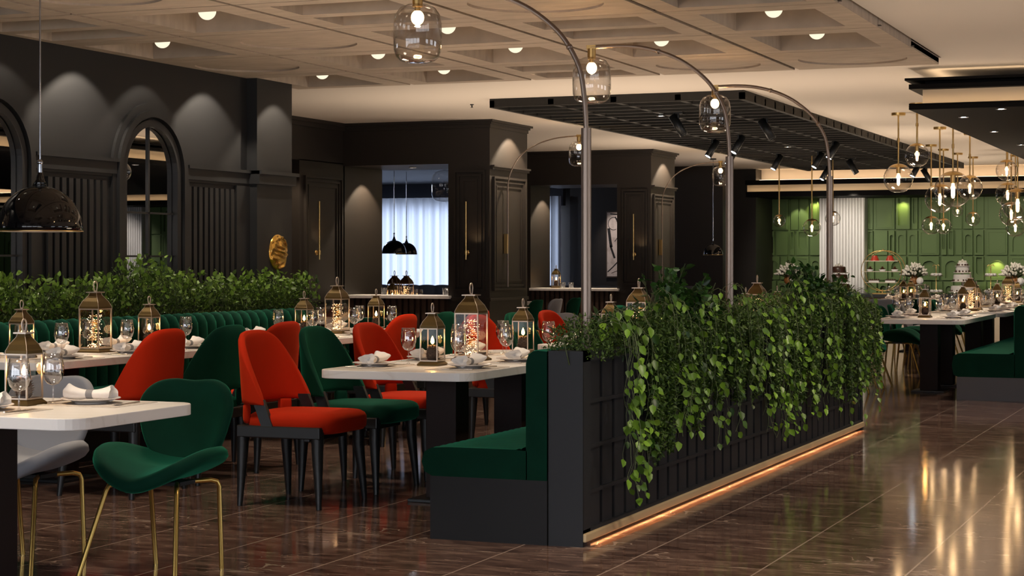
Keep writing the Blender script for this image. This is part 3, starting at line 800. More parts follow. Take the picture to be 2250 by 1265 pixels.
def lantern(w, hb, hr, hh, big):
    t = thing('lantern', '', 'lantern'); q = w/2; bw = q*1.28
    b = MB(); b.box(-bw, bw, -bw, bw, 0, .010)
    b.add([(-bw, -bw, .010), (bw, -bw, .010), (bw, bw, .010), (-bw, bw, .010), (-q, -q, .024), (q, -q, .024), (q, q, .024), (-q, q, .024)], [(0, 1, 5, 4), (1, 2, 6, 5), (2, 3, 7, 6), (3, 0, 4, 7), (4, 5, 6, 7)])
    b.build('base', 'antique', t)
    z0, z1 = .024, hb
    b = MB(); r = w*.022+.0008
    for sx in (-1, 1):
        for sy in (-1, 1): b.box(sx*q-r, sx*q+r, sy*q-r, sy*q+r, z0, z1)
    for z in (z0+r, z1-r):
        for s in (-1, 1):
            b.box(-q, q, s*q-r, s*q+r, z-r, z+r); b.box(s*q-r, s*q+r, -q, q, z-r, z+r)
    b.build('cage_frame', 'tin', t)
    b = MB()
    for s in (-1, 1):
        b.add([(-q, s*q, z0), (q, s*q, z0), (q, s*q, z1), (-q, s*q, z1)], [(0, 1, 2, 3)])
        b.add([(s*q, -q, z0), (s*q, q, z0), (s*q, q, z1), (s*q, -q, z1)], [(0, 1, 2, 3)])
    b.build('glass_pane', 'pane', t, fix=False)
    # ogee roof
    lv = [(1.04, 0), (1.02, .012/hr*hr), (.96, hr*.22), (.82, hr*.45), (.60, hr*.66), (.42, hr*.84), (.36, hr)]
    b = MB(); n = len(lv); vs = []
    for s, z in lv:
        for k in range(4):
            sx, sy = ((-1, -1), (1, -1), (1, 1), (-1, 1))[k]; vs.append((sx*q*s, sy*q*s, hb+z))
    fs = [(i*4+k, i*4+(k+1) % 4, (i+1)*4+(k+1) % 4, (i+1)*4+k) for i in range(n-1) for k in range(4)]+[tuple(range(4*n-4, 4*n))]
    b.add(vs, fs); rf = b.build('roof', 'antique', t)
    b = MB()
    for k in range(4): b.tube([vs[i*4+k] for i in range(n)], w*.014, 5)
    b.build('roof_seam', 'tin', rf)
    zt = hb+hr; b = MB(); c = q*.60
    b.box(-c, c, -c, c, zt, zt+.006); b.tube([(0, 0, zt), (0, 0, zt+.014)], .007, 8); b.build('cap', 'tin', t)
    b = MB(); rw = hh*.30
    pts = [(0, rw*.55*-1, zt+.008)]+[(0, -rw*cos(a)*(1 if abs(cos(a)) > .2 else 1), zt+.012+hh*.45+hh*.42*sin(a)) for a in [pi*k/12 for k in range(13)]]+[(0, rw*.55, zt+.008)]
    b.tube(pts, .0034 if not big else .0045, 6); b.build('handle', 'tin', t)
    return t

def pine_candle():
    t = thing('pine_cone_candle', '', 'candle')
    b = MB(); prof = [(.018, 0), (.030, .012), (.034, .035), (.030, .060), (.018, .080), (.006, .088)]; b.lathe(prof, 14, cap0=True, cap1=True)
    for i in range(9):
        z = .008+.009*i; r = .036-.0024*abs(i-3)**1.25*.6
        for k in range(9):
            a = 2*pi*(k+.5*(i % 2))/9; c, s = cos(a), sin(a)
            b.add([(c*r*.7-s*.008, s*r*.7+c*.008, z), (c*r*.7+s*.008, s*r*.7-c*.008, z), (c*r*1.22, s*r*1.22, z+.010), (c*r*.75, s*r*.75, z+.008)], [(0, 1, 2), (1, 3, 2), (3, 0, 2), (0, 3, 1)])
    b.build('cone', 'cone', t, fix=False)
    b = MB(); b.lathe([(.0001, 0), (.008, .006), (.011, .014), (.0085, .026), (.004, .038), (.0001, .046)], 12, (0, 0, .092)); b.build('flame', 'flame', t)
    return t

def fairy():
    t = thing('fairy_light_bundle', '', 'fairy lights')
    r = random.Random(5); b = MB(); w = MB(); pts = []
    for k in range(120):
        z = .012+.20*r.random()**1.15; a = 6.28*r.random(); rad = (.020+.030*r.random())*(1.0 if z > .03 else 1.0)
        pts.append((rad*cos(a), rad*sin(a), z))
    pts.sort(key=lambda p: p[2])
    for k in range(30):
        a = 6.28*r.random(); rad = .05*r.random(); pts.append((rad*cos(a), rad*sin(a), .008+.02*r.random()))
    for p in pts: b.sphere(p, .0018, 6, 4)
    for k in range(0, 118): w.tube([pts[k], pts[k+1]], .0006, 3, caps=False)
    o = b.build('bulbs', 'fairy', t); o['kind'] = 'stuff'
    w.build('wire', 'brass', t)
    return t

def wine_glass():
    t = thing('wine_glass', '', 'wine glass')
    pf = [(.006, .078), (.022, .083), (.036, .100), (.043, .125), (.0435, .145), (.040, .175), (.036, .203)]
    b = MB(); b.lathe(pf+[(r-.0012, z) for r, z in pf[::-1]], 28); b.build('bowl', 'wineglass', t, fix=False)
    b = MB(); b.lathe([(.036, 0), (.034, .0025), (.010, .005), (.0038, .014), (.0032, .05), (.0045, .072), (.007, .080)], 20); b.build('stem', 'wineglass', t, fix=False)
    return t
def tumbler():
    b = MB(); pf = [(.0001, .004), (.028, .004), (.032, .02), (.036, .085)]; b.lathe(pf+[(r+.002, z-.003) for r, z in pf[::-1][:-1]]+[(.0001, .0)], 24)
    o = b.build('tumbler', 'wineglass', None, fix=False); return tag(o, '', 'glass')
def plate():
    b = MB(); b.lathe([(.0001, .006), (.070, .006), (.080, .012), (.118, .019), (.120, .021), (.118, .022), (.080, .016), (.070, .0105), (.0001, .010)], 40)
    b.lathe([(.0001, 0), (.062, 0), (.064, .006)], 30)
    for k in range(40):
        a = 2*pi*k/40; b.tube([(.084*cos(a), .084*sin(a), .017), (.117*cos(a), .117*sin(a), .0225)], .0012, 3, caps=False)
    o = b.build('dinner_plate', 'china'); return tag(o, '', 'plate')
def napkin():
    t = thing('napkin', '', 'napkin')
    b = MB()
    def roll(u, v):
        # v along, u round; cinched in the middle, fanned at both ends
        s = 2*v-1; y = s*.092; k = abs(s); a = 2*pi*u
        rx = .020+.026*k**1.5; rz = .017+.013*k**1.4
        f = 1+.13*k*sin(3*a+1.2*s)+.06*k*sin(7*a)
        return (rx*cos(a)*f, y+.010*k*sin(2*a+s), .026+rz*sin(a)*f+.012*k**3*(1 if s > 0 else .4)-.0)
    b.grid(roll, 36, 21, True, True)
    for s, v in ((-1, 0), (1, 1)):
        ring = [roll(k/36, v) for k in range(36)]; c = Vector((0, s*.070, .032))
        i1 = [tuple(Vector(p).lerp(c, .30)) for p in ring]; i2 = [tuple(Vector(p).lerp(c, .62)+Vector((0, s*.016, 0))) for p in ring]; i3 = [tuple(Vector(p).lerp(c, .8)) for p in ring]
        vs = ring+i1+i2+i3; fs = [(j*36+k, j*36+(k+1) % 36, (j+1)*36+(k+1) % 36, (j+1)*36+k) for j in range(3) for k in range(36)]
        b.add(vs, fs+[tuple(range(108, 144))], True)
    b.build('cloth', 'linen', t)
    b = MB(); rg = [(.0225*cos(2*pi*k/20), .026+.0195*sin(2*pi*k/20)) for k in range(20)]
    b.plate(rg, [], -.014, .014, lambda u, v, w: (u, w, v)); b.build('ring', 'ring_grey', t)
    return t
def cutlery(kind):
    b = MB()
    if kind == 'spoon':
        b.tube([(0, -.09, .003), (0, .02, .002), (0, .045, .004)], [.0042, .0022, .003], 6)
        b.lathe([(.0001, 0), (.010, .0010), (.017, .004), (.015, .0045), (.0001, .0018)], 16); b.v[-80:] = [(x, y*1.4+.065, z+.002) for x, y, z in b.v[-80:]]
    else:
        b.tube([(0, -.09, .003), (0, .02, .002), (0, .04, .003)], [.0042, .0022, .003], 6)
        b.box(-.011, .011, .038, .058, .002, .0035)
        for k in range(4): b.box(-.011+k*.0062, -.0078+k*.0062, .058, .098, .002, .0035)
    o = b.build(kind, 'steel'); return tag(o, '', kind)
def placemat():
    b = MB(); b.box(-.155, .155, -.215, .215, 0, .0025); o = b.build('placemat', 'placemat', bev=.001); return tag(o, '', 'placemat')

def dome_pendant(R=.25, drop=1.3):
    t = thing('dome_pendant', '', 'pendant lamp')
    n = 14; out = [(R*cos(a)**.92 if a < pi/2-.01 else .02, R*1.08*sin(a)) for a in [pi/2*k/n for k in range(n)]]
    neck = [(.045*R/.25, R*1.085), (.026*R/.25, R*1.22), (.012*R/.25, R*1.42), (.010*R/.25, R*1.44)]
    b = MB(); b.lathe([(R-.003, .001)]+out+neck, 40, cap1=True); sh = b.build('shade', 'black_gloss', t)
    b = MB(); b.lathe([(max(r-.006, .001), z+.0005) for r, z in out]+[(.0005, R*1.07)], 40); b.build('shade_lining', 'white_in', sh)
    b = MB(); b.lathe([(R, .0), (R+.0015, .003), (R, .006)], 40); b.build('rim', 'brass', sh)
    b = MB(); b.sphere((0, 0, R*.55), .035, 14, 10); b.build('bulb', 'globe_lamp', t)
    b = MB(); b.tube([(0, 0, R*1.40), (0, 0, R*1.62)], .012*R/.25+.002, 10); b.sphere((0, 0, R*1.64), .016*R/.25+.002, 10, 8); b.tube([(0, 0, R*1.6), (0, 0, drop)], .0055, 8); b.build('cord', 'chrome', t)
    b = MB(); b.lathe([(.05, drop-.02), (.05, drop)], 20, cap0=True, cap1=True); b.build('ceiling_rose', 'black_wood', t)
    return t

def globe_pendant(drop):
    """radius 1 unit globe scaled by the caller; separate rod lengths need their own mesh"""
    pass

JAR = [(.028, .142), (.055, .138), (.090, .122), (.112, .090), (.120, .045), (.121, -.03), (.118, -.085), (.106, -.118), (.085, -.136), (.050, -.146), (.0001, -.149)]
def arc_lamp(wall=False):
    t = thing('arc_lamp', '', 'lamp')
    if wall:
        z0, zj = 1.02, 2.22
        b = MB(); b.tube([(0, 0, z0), (0, 0, zj)], .010, 10); b.build('pole', 'bronze', t)
        b = MB(); b.box(-.045, .005, -.020, .020, 1.41, 1.64); b.build('wall_bracket', 'brass', t, bev=.003)
        k_ = .0075; sc = .98; sx = 1
    else:
        z0, zj = .86, 1.955
        b = MB(); b.tube([(0, 0, z0), (0, 0, zj)], .0245, 16); b.build('pole', 'bronze', t)
        k_ = .0125; sc = 1; sx = -1
    key = [(0, -.05), (0, .0), (.010, .15), (.035, .29), (.105, .42), (.19, .51), (.31, .595), (.45, .655), (.60, .690), (.75, .700), (.885, .698)]
    if wall: key = [(x, z*.98-.18 if z > 0 else z) for x, z in [(0, -.05), (0, .0)]+[(x, z) for x, z in key[2:]]]; key = [(0, -.05), (0, 0), (.01, .05), (.035, .14), (.105, .27), (.19, .36), (.31, .435), (.45, .49), (.60, .525), (.75, .54), (.885, .545)]
    # smooth the curve
    pts = []
    for i in range(1, len(key)-2):
        p0, p1, p2, p3 = [Vector((sx*q[0], 0, zj+q[1])) for q in key[i-1:i+3]]
        for j in range(4):
            s = j/4; pts.append(.5*((2*p1)+(p2-p0)*s+(2*p0-5*p1+4*p2-p3)*s*s+(3*p1-p0-3*p2+p3)*s**3))
    pts += [Vector((sx*key[-2][0], 0, zj+key[-2][1])), Vector((sx*key[-1][0], 0, zj+key[-1][1]))]
    pts.insert(0, Vector((0, 0, zj-.05)))
    b = MB(); b.tube(pts, k_, 10)
    for f in (.35, .72):
        p = pts[int(f*len(pts))]; b.sphere(tuple(p), k_*1.35, 8, 6)
    b.build('arc', 'bronze', t)
    ex, ez = sx*.885, zj+key[-1][1]
    b = MB(); b.box(ex-.03, ex+.03, -.012, .012, ez-.012, ez+.014); b.lathe([(.026, ez-.075), (.026, ez-.008)], 16, (ex, 0, 0), cap0=True, cap1=True)
    b.lathe([(.014, ez-.10), (.014, ez-.07)], 12, (ex, 0, 0), cap0=True); b.build('socket', 'brass', t)
    jz = ez-.205
    b = MB(); b.lathe(JAR+[(max(r-.003, .0001), z+.003) for r, z in JAR[::-1]], 40, (ex, 0, jz)); b.build('glass_jar', 'jar', t, fix=False)
    b = MB(); b.sphere((ex, 0, ez-.128), .032, 16, 12, 1.15); b.build('bulb', 'bulb', t)
    t['bulb'] = 0; return t, (ex, 0, ez-.13)

def sconce():
    t = thing('wall_sconce', '', 'wall lamp')
    b = MB(); b.tube([(0, -.045, -.38), (0, -.045, .29)], .011, 10); b.build('bar', 'brass', t)
    b = MB(); b.lathe([(.0001, 0), (.030, 0), (.030, -.012), (.0001, -.012)], 18); b.v = [(x, z, y-.30) for x, y, z in b.v]; b.tube([(0, 0, -.30), (0, -.045, -.30)], .008, 8); b.lathe([(.018, -.325), (.018, -.275)], 14, (0, -.045, 0), cap0=True, cap1=True); b.build('wall_mount', 'brass', t)
    return t

CH_RED, CH_GREEN = dining_chair('velvet_red'), dining_chair('velvet_green')
SH_GREEN, SH_GREY = shell_chair('velvet_green'), shell_chair('velvet_grey')
LAN_S, LAN_B = lantern(.100, .205, .078, .052, False), lantern(.140, .275, .098, .068, True)
PINE, FAIRY, WINE, TUMB, PLATE, NAP = pine_candle(), fairy(), wine_glass(), tumbler(), plate(), napkin()
FORK, SPOON, MATP = cutlery('fork'), cutlery('spoon'), placemat()
DOME = dome_pendant(.25, CZ-1.495)
ARC, ARC_B = arc_lamp(False); ARCW, ARCW_B = arc_lamp(True)
SCON = sconce()
TAB_L = table(2.45, .88, (-.49, .49), .11); TAB_S = table(.86, 1.45, (0,), .10)
bake_all()

# ================================================================== FURNITURE PLACEMENT
TT = .75
def lan(proto, x, y, where, z=TT, lit=True, small_group=True):
    big = proto is LAN_B
    place(proto, (x, y, z), 0, ('tall brass lantern with glass panes ' if big else 'small brass lantern with glass panes ')+where, 'lantern', 'tall brass lanterns' if big else 'small brass lanterns')
    if big:
        place(FAIRY, (x, y, z+.024), random.random()*6, 'fairy lights inside the tall lantern '+where, 'fairy lights', 'fairy light bundles in the tall lanterns')
        light('fairy_glow', 'POINT', (x, y, z+.14), .5, (1, .58, .28), .03)
    else:
        place(PINE, (x, y, z+.024), random.random()*6, 'pine cone candle in the small lantern '+where, 'candle', 'pine cone candles in the small lanterns')
        light('candle_glow', 'POINT', (x, y, z+.15), .9, (1, .50, .16), .012)
ORD = ['first', 'second', 'third', 'fourth']
def setting(x, y, dx, tname, seat, tumb=False):
    """place setting at (x,y); dx=+1 means the diner sits on the -x side looking to +x"""
    w = 'at the %s of the %s' % (seat, tname)
    place(MATP, (x+.01*dx, y, TT), 0, 'woven grey placemat '+w, 'placemat', 'woven placemats')
    place(PLATE, (x, y, TT+.0025), 0, 'white ribbed dinner plate '+w, 'plate', 'white dinner plates')
    place(NAP, (x, y, TT+.0125), random.uniform(-.25, .25), 'napkin in a grey ring '+w, 'napkin', 'napkins on the plates')
    place(FORK, (x, y+.165*dx, TT+.0025), pi/2*-dx, 'steel fork '+w, 'fork', 'forks beside the plates')
    place(SPOON, (x, y-.165*dx, TT+.0025), pi/2*-dx, 'steel spoon '+w, 'spoon', 'spoons beside the plates')
def wine(x, y, tname, where):
    place(WINE, (x, y, TT), 0, 'clear wine glass %s of the %s' % (where, tname), 'wine glass', 'wine glasses on the tables')

def long_table(xc, y0, tname, n=3, left=None, right=None, lans=(.42, 1.14, 1.90), lit=True, detail=True):
    """left / right: colours of chairs on each side ('r','g'); seats .70 apart"""
    place(TAB_L, (xc, y0+1.225, 0), 0, 'long white marble table on dark pedestals, '+tname, 'table', 'long white marble tables')
    for k in range(3):
        yc = y0+.35+.69*k
        if left:
            c = left[k]
            if c in 'rg':
                place(CH_RED if c == 'r' else CH_GREEN, (xc-.695, yc, 0), 0, '%s velvet dining chair with black legs, %s left seat of the %s' % ('orange red' if c == 'r' else 'dark green', ORD[k], tname), 'chair', 'velvet dining chairs')
        if right:
            c = right[k]
            if c in 'rg':
                place(CH_RED if c == 'r' else CH_GREEN, (xc+.72, yc, 0), pi, '%s velvet dining chair with black legs, %s right seat of the %s' % ('orange red' if c == 'r' else 'dark green', ORD[k], tname), 'chair', 'velvet dining chairs')
        if detail:
            setting(xc-.275, yc+.03, 1, tname, ORD[k]+' left place')
            setting(xc+.275, yc+.05, -1, tname, ORD[k]+' right place')
            wine(xc-.185, yc+.27, tname, 'by the %s left place' % ORD[k]); wine(xc+.13, yc-.20+.44, tname, 'by the %s right place' % ORD[k])
    for q, (l, pr) in enumerate(zip(lans, (LAN_S, LAN_B, LAN_S))):
        lan(pr, xc-.03, y0+l, ('at the near end of the %s', 'in the middle of the %s', 'at the far end of the %s')[q] % tname)

T2, T3, T4, T5 = 'first planter table', 'first wall table', 'second planter table', 'second wall table'
long_table(-4.18, 8.70, T2, left='rgr', lans=(.60, 1.14, 1.95))
long_table(-6.76, 8.70, T3, right='rgr', lans=(.42, 1.17, 1.78))
long_table(-4.18, 11.87, T4, left='rgr', lans=(.45, 1.08, 1.62))
long_table(-6.76, 11.87, T5, right='rgr', lans=(.75, 1.30, 2.0))
long_table(-4.18, 15.04, 'third planter table', lans=(.95, 1.35, 2.1), detail=False, left='gxr')

# the near table with shell chairs
T1 = 'bottom left table'
place(TAB_S, (-4.695, 6.07, 0), 0, 'white marble table with rounded corners at the bottom left of the view', 'table', 'white marble tables with shell chairs')
b = None
def setting_y(x, y, s, tname, seat):
    w = 'at the %s of the %s' % (seat, tname)
    place(MATP, (x, y, TT), pi/2, 'woven grey placemat '+w, 'placemat', 'woven placemats')
    place(PLATE, (x, y, TT+.0025), 0, 'white ribbed dinner plate '+w, 'plate', 'white dinner plates')
    place(NAP, (x, y, TT+.0125), pi/2+.2, 'napkin in a grey ring '+w, 'napkin', 'napkins on the plates')
    place(FORK, (x-.17*s, y, TT+.0025), 0 if s < 0 else pi, 'steel fork '+w, 'fork', 'forks beside the plates')
    place(SPOON, (x+.17*s, y, TT+.0025), 0 if s < 0 else pi, 'steel spoon '+w, 'spoon', 'spoons beside the plates')
setting_y(-4.35, 6.29, 1, T1, 'far green chair place')
setting_y(-4.53, 5.84, -1, T1, 'near place')
setting_y(-5.02, 6.29, 1, T1, 'far grey chair place')
wine(-4.465, 6.20, T1, 'between the lantern and the far plate'); wine(-4.36, 5.84, T1, 'in front of the lantern near the camera')
lan(LAN_S, -4.56, 6.14, 'on the table at the bottom left')
place(SH_GREEN, (-4.31, 6.76, 0), -pi/2, 'dark green velvet shell chair with thin gold legs at the bottom left table', 'chair', 'shell chairs with gold legs')
place(SH_GREY, (-5.01, 6.76, 0), -pi/2, 'grey velvet shell chair with gold legs beside the green one at bottom left', 'chair', 'shell chairs with gold legs')

# planter bench
def bench(name, x0, xb, y0, y1, side, base, label, seatz=(.30, .435), top=.905):
    """side=-1: seat towards -x, back at xb"""
    t = thing('bench', label, 'bench', (0, 0, 0))
    a, c = (x0+.0, xb) if side < 0 else (xb, x0)
    b = MB(); b.box(a+.01, c, y0, y1, 0, seatz[0]); b.build('base', base, t)
    # seat cushion with ribs across
    prof = [(x0+.02, seatz[0]), (x0-.02, seatz[0]+.02), (x0-.035, (sum(seatz))/2), (x0-.02, seatz[1]-.02), (x0+.02, seatz[1]), (x0+.10, seatz[1]+.004)]
    xs = [x0+.10+(xb-.16-x0-.10)*k/4 for k in range(1, 5)]
    prof += [(x, seatz[1]+.004) for x in xs]
    n = int((y1-y0)/.08)*4+1
    def f(u, v):
        y = y0+(y1-y0)*v; i = u*(len(prof)-1); k = min(int(i+1e-6), len(prof)-2); q = i-k
        x = prof[k][0]*(1-q)+prof[k+1][0]*q; z = prof[k][1]*(1-q)+prof[k+1][1]*q
        rib = -.006*(1-abs(sin(pi*(y-y0)/.08)))**2*(1 if k >= 4 else 0)
        return (x, y, z+rib)
    b = MB(); b.grid(f, len(prof), n)
    for y, s in ((y0, 1), (y1, -1)):
        pl = [(p[0], y, p[1]) for p in prof]+[(xb-.10, y, seatz[1]), (xb-.10, y, seatz[0])]; b.add(pl, [tuple(range(len(pl)))])
    b.build('seat_cushion', 'velvet_green', t)
    # back cushion with vertical channels
    xb0 = xb-.105
    def g(u, v):
        y = y0+(y1-y0)*v; pr = [(xb0, seatz[1]-.14), (xb0, .6), (xb0, top-.06), (xb0+.012, top-.022), (xb0+.035, top-.004), (xb0+.06, top), (xb-.0, top-.004)]
        i = u*(len(pr)-1); k = min(int(i+1e-6), len(pr)-2); q = i-k
        x = pr[k][0]*(1-q)+pr[k+1][0]*q; z = pr[k][1]*(1-q)+pr[k+1][1]*q
        ch = abs(sin(pi*(y-y0)/.12))**.5
        return (x-.010*ch*(1 if k < 4 else .2), y, z+.004*ch*(1 if k >= 3 else 0))
    b = MB(); b.grid(g, 7, int((y1-y0)/.12)*6+1)
    b.add([(xb0, y0, seatz[0]), (xb, y0, seatz[0]), (xb, y0, top-.004), (xb0+.06, y0, top), (xb0+.035, y0, top-.004), (xb0+.012, y0, top-.022), (xb0, y0, top-.06)], [tuple(range(7))])
    b.build('backrest', 'velvet_green', t)
    return t
PY0, PY1 = 8.09, 14.60
bench('bench', -3.68, -3.075, PY0-.01, PY1, -1, 'bench_base', 'dark green velvet bench running along the planter full of trailing plants')
# right hand bench
bench('bench', -2.70, -2.05, 18.05, 25.5, -1, 'bench_base_light', 'dark green velvet bench on a grey base at the right edge of the view', seatz=(.22, .44), top=.90)
b = MB(); b.box(-2.05, -1.9, 18.05, 25.5, 0, .90); tag(b.build('bench_screen', 'planter'), 'low dark screen behind the bench at the right edge', 'screen')

# channelled wall bench (faces +x)
def wall_bench(y0, y1):
    t = thing('bench', 'dark green velvet wall bench with deep vertical channels below the leafy hedge', 'bench')
    b = MB(); b.box(-7.70, -7.20, y0, y1, 0, .30); b.build('base', 'bench_base', t)
    b = MB()
    def seat(u, v):
        a = [( -7.18, .30), (-7.14, .33), (-7.13, .38), (-7.15, .425), (-7.19, .44), (-7.58, .445)]
        i = u*5; k = min(int(i+1e-6), 4); q = i-k
        return (a[k][0]*(1-q)+a[k+1][0]*q, y0+(y1-y0)*v, a[k][1]*(1-q)+a[k+1][1]*q)
    b.grid(seat, 11, 3); b.build('seat_cushion', 'velvet_green', t)
    n = int((y1-y0)/.135)
    for k in range(n):
        ya = y0+k*.135; b = MB()
        pr = [(-7.56, .40), (-7.56, .78), (-7.565, .86), (-7.59, .905), (-7.635, .925), (-7.69, .915), (-7.70, .86), (-7.70, .40)]
        def f(u, v, ya=ya):
            i = u*7; j = min(int(i+1e-6), 6); q = i-j
            x = pr[j][0]*(1-q)+pr[j+1][0]*q; z = pr[j][1]*(1-q)+pr[j+1][1]*q
            e = abs(2*v-1); sh = .035*(1-sqrt(max(0, 1-e**2.5)))
            cx_, cz_ = -7.64, .75
            x -= sh*(1 if x > cx_ else -1)*1.0
            if z > cz_: z -= sh*1.3
            return (x, ya+.135*v, z)
        b.grid(f, 15, 9); b.build('back_channel', 'velvet_green', t)
    return t
wall_bench(8.2, 14.35)

# planter
t = thing('planter', 'long dark planter box with gridded side and lit brass plinth, full of trailing plants', 'planter', (0, 0, 0))
b = MB()
px0, px1 = -3.07, -2.90
b.box(px0, px1-.045, PY0, PY1, .0, .80); b.box(px0, px1, PY0, PY0+.10, .0, .905); b.box(px0, px1, PY1-.06, PY1, .0, .905)
b.box(px0, px0+.02, PY0, PY1, .7, .905); b.box(px1-.03, px1, PY0, PY1, .855, .905); b.box(px1-.045, px1, PY0, PY1, .062, .078)
b.box(px0, px1, PY0-.004, PY0+.004, 0, .905)
b.build('box', 'planter', t)
b = MB(); y = PY0+.10
for z in (.245, .455, .665): b.box(px1-.05, px1-.006, PY0+.1, PY1-.06, z-.009, z+.009)
while y < PY1-.1:
    b.box(px1-.05, px1-.014, y+.03, y+.172, .07, .86); y += .180
b.build('side_grid', 'planter', t)
b = MB(); b.box(px1-.02, px1+.014, PY0+.0, PY1-.0, .022, .062)
b.build('brass_plinth', 'brass_satin', t, bev=.006)
b = MB(); b.box(px1-.042, px1-.022, PY0+.10, PY1-.07, .015, .018); struct(b.build('trim_13', 'led_floor'))
b = MB(); b.box(px0+.02, px1-.03, PY0+.1, PY1-.06, .80, .855); b.build('soil', 'soil', t)

o = light('plinth_light', 'AREA', (px1+.004, (PY0+PY1)/2, .0205), 9, (1, .50, .22), size=(.008, PY1-PY0-.2), spot=110, target=(px1+.10, (PY0+PY1)/2, -.11))
o.rotation_euler = Matrix(((0.0, 0.82, 0.57), (1.0, 0.0, 0.0), (0.0, 0.57, -0.82))).transposed().to_euler() if False else (0, radians(-28), 0)
# arc lamps in the planter
for k, px in enumerate((1288, 1603, 1823)):
    Y = on_X(px, -2.985)
    place(ARC, (-2.985, Y, 0), 0, 'bronze arc lamp with a clear glass jar rising from the planter, %s' % ['nearest to the camera', 'the middle one', 'the farthest one'][k], 'lamp', 'arc lamps standing in the planter')
    light('arc_glow', 'POINT', (-2.985+ARC_B[0], Y, ARC_B[2]), 8, (1, .64, .32), .040)
for k, (px, X) in enumerate(((1116, PX+.05), (1455, PX+.05))):
    Y = on_X(px, X)
    place(ARCW, (X, Y, 0), 0, 'slender arc lamp with a glass jar fixed to the side of the %s pier' % ['nearer', 'farther'][k], 'lamp', 'arc lamps fixed to the piers')
    light('arc_glow', 'POINT', (X+ARCW_B[0], Y, ARCW_B[2]), 7, (1, .64, .32), .040)
# wall sconces
for k, (px, Y) in enumerate(((1027, 19.72), (1394, 25.82))):
    X = on_Y(px, Y); place(SCON, (X, Y, 1.72), 0, 'thin vertical brass wall lamp on the front of the %s pier' % ['nearer', 'farther'][k], 'wall lamp', 'thin brass wall lamps')
    light('sconce_glow', 'SPOT', (X+.10, Y-.12, 1.5), 1.2, (1, .66, .35), .02, 120, .9, (X+.10, Y+.03, 1.9))
Y = on_X(694, RX+.03); place(SCON, (RX+.03, Y, 1.72), pi/2, 'thin vertical brass wall lamp on the recessed panelled wall behind the hedge', 'wall lamp', 'thin brass wall lamps')
light('sconce_glow', 'SPOT', (RX+.16, Y+.1, 1.5), 1.2, (1, .66, .35), .02, 120, .9, (RX, Y+.1, 1.9))
# dome pendants
X, Y = at_d(88, 11.0)
place(DOME, (X, Y, 1.495), 0, 'large glossy black dome pendant hanging at the left above the table by the wall bench', 'pendant lamp', 'black dome pendants')
light('dome_light', 'SPOT', (X, Y, 1.62), 10, (1, .8, .6), .04, 120, .5, (X, Y, 0))
for k, (px, py, r, d, lb) in enumerate(((866, 557, 27, 27.5, 'left one of two black dome pendants seen through the nearer hatch'), (893, 559, 24, 29, 'right one of two black dome pendants seen through the nearer hatch'), (645, 554, 31, 23, 'black dome pendant half hidden by the end pilaster of the arched wall'), (1567, 560, 22, 29.5, 'small black dome pendant hanging before the blank dark pier'))):
    X, Y = at_d(px, d); R = r*d/4090; z = H+(HY-py)*d/F
    dp = dome_pendant(R, CZ-z) if True else DOME
    dp.location = (X, Y, z); tag(dp, lb, 'pendant lamp', 'black dome pendants')
# globe pendants
def globe(px, py, rpx, d, label, rod_col='brass'):
    X, Y = at_d(px, d); R = rpx*d/4090*.98; z = H+(HY-py)*d/F
    X = X; top = CZ if Y < 31.8 else 2.45
    t = thing('globe_pendant', label, 'pendant lamp', (X, Y, z), 0, 'clear glass globe pendants')
    b = MB(); m = 18; pf = []
    for i in range(m+1):
        a = -pi/2*.80+(pi*.90)*i/m; a = min(a, pi/2-.12); pf.append((R*cos(a), R*sin(a)))
    b.lathe([(.0001, pf[0][1])]+pf, 36); b.build('glass_globe', 'glass', t, fix=False)
    b = MB(); b.lathe([(R*cos(a), R*sin(a)*1.012) for a in [radians(50+40*k/6) for k in range(7)]]+[(.001, R*1.01)], 30); b.build('cap', 'brass', t)
    b = MB(); b.lathe([(R*.15, R*.98), (R*.15, R*.35)], 14, cap1=True); b.build('socket', 'brass', t)
    b = MB(); b.lathe([(.0001, -R*.50), (R*.08, -R*.44), (R*.105, -R*.30), (R*.105, R*.10), (R*.07, R*.33)], 14); b.build('bulb', 'filament', t)
    b = MB(); b.tube([(0, 0, R), (0, 0, top-z)], .0095, 8); b.tube([(0, 0, R+(top-z-R)*.42), (0, 0, R+(top-z-R)*.50)], .0145, 8); b.build('rod', 'brass', t)
    b = MB(); b.lathe([(.075, top-z-.028), (.078, top-z)], 24, cap0=True, cap1=True); b.build('canopy', 'brass', t)
    light('globe_glow', 'POINT', (X, Y, z-.1*R), 1.6*(R/.17)**.5, (1, .66, .36), .026+.02*R)
GL = [(1974, 392, 33, 20.45, 'nearest on its own at the left of the large cluster'), (2015, 341, 27, 19.2, 'the highest one beside the dark bulkhead corner'),
 (2094, 416, 41, 21.0, 'largest of the central cluster'), (2065, 436, 33, 22.6, 'left behind the largest of the central cluster'), (2131, 412, 28, 23.6, 'right behind the largest of the central cluster'),
 (2046, 495, 21, 26, 'left of the pair hanging low in front of the green wall'), (2073, 497, 18, 27, 'right of the pair hanging low in front of the green wall'), (2104, 464, 12, 28, 'smallest one below the central cluster'),
 (2138, 481, 16, 29, 'on its own to the right of the low pair'), (2212, 374, 24, 24, 'highest of the cluster at the right edge'), (2214, 427, 27, 25.6, 'left of the cluster at the right edge'),
 (2236, 449, 36, 24.4, 'largest of the cluster at the right edge'), (2222, 470, 27, 27, 'behind the largest one at the right edge'), (2231, 499, 22, 28.5, 'lowest one at the right edge'),
 (1712, 485, 14, 29, 'leftmost small one in front of the green wall'), (1784, 500, 20, 27.5, 'small one just left of the white fluted panel'), (1830, 480, 17, 28.5, 'small one in front of the white fluted panel')]
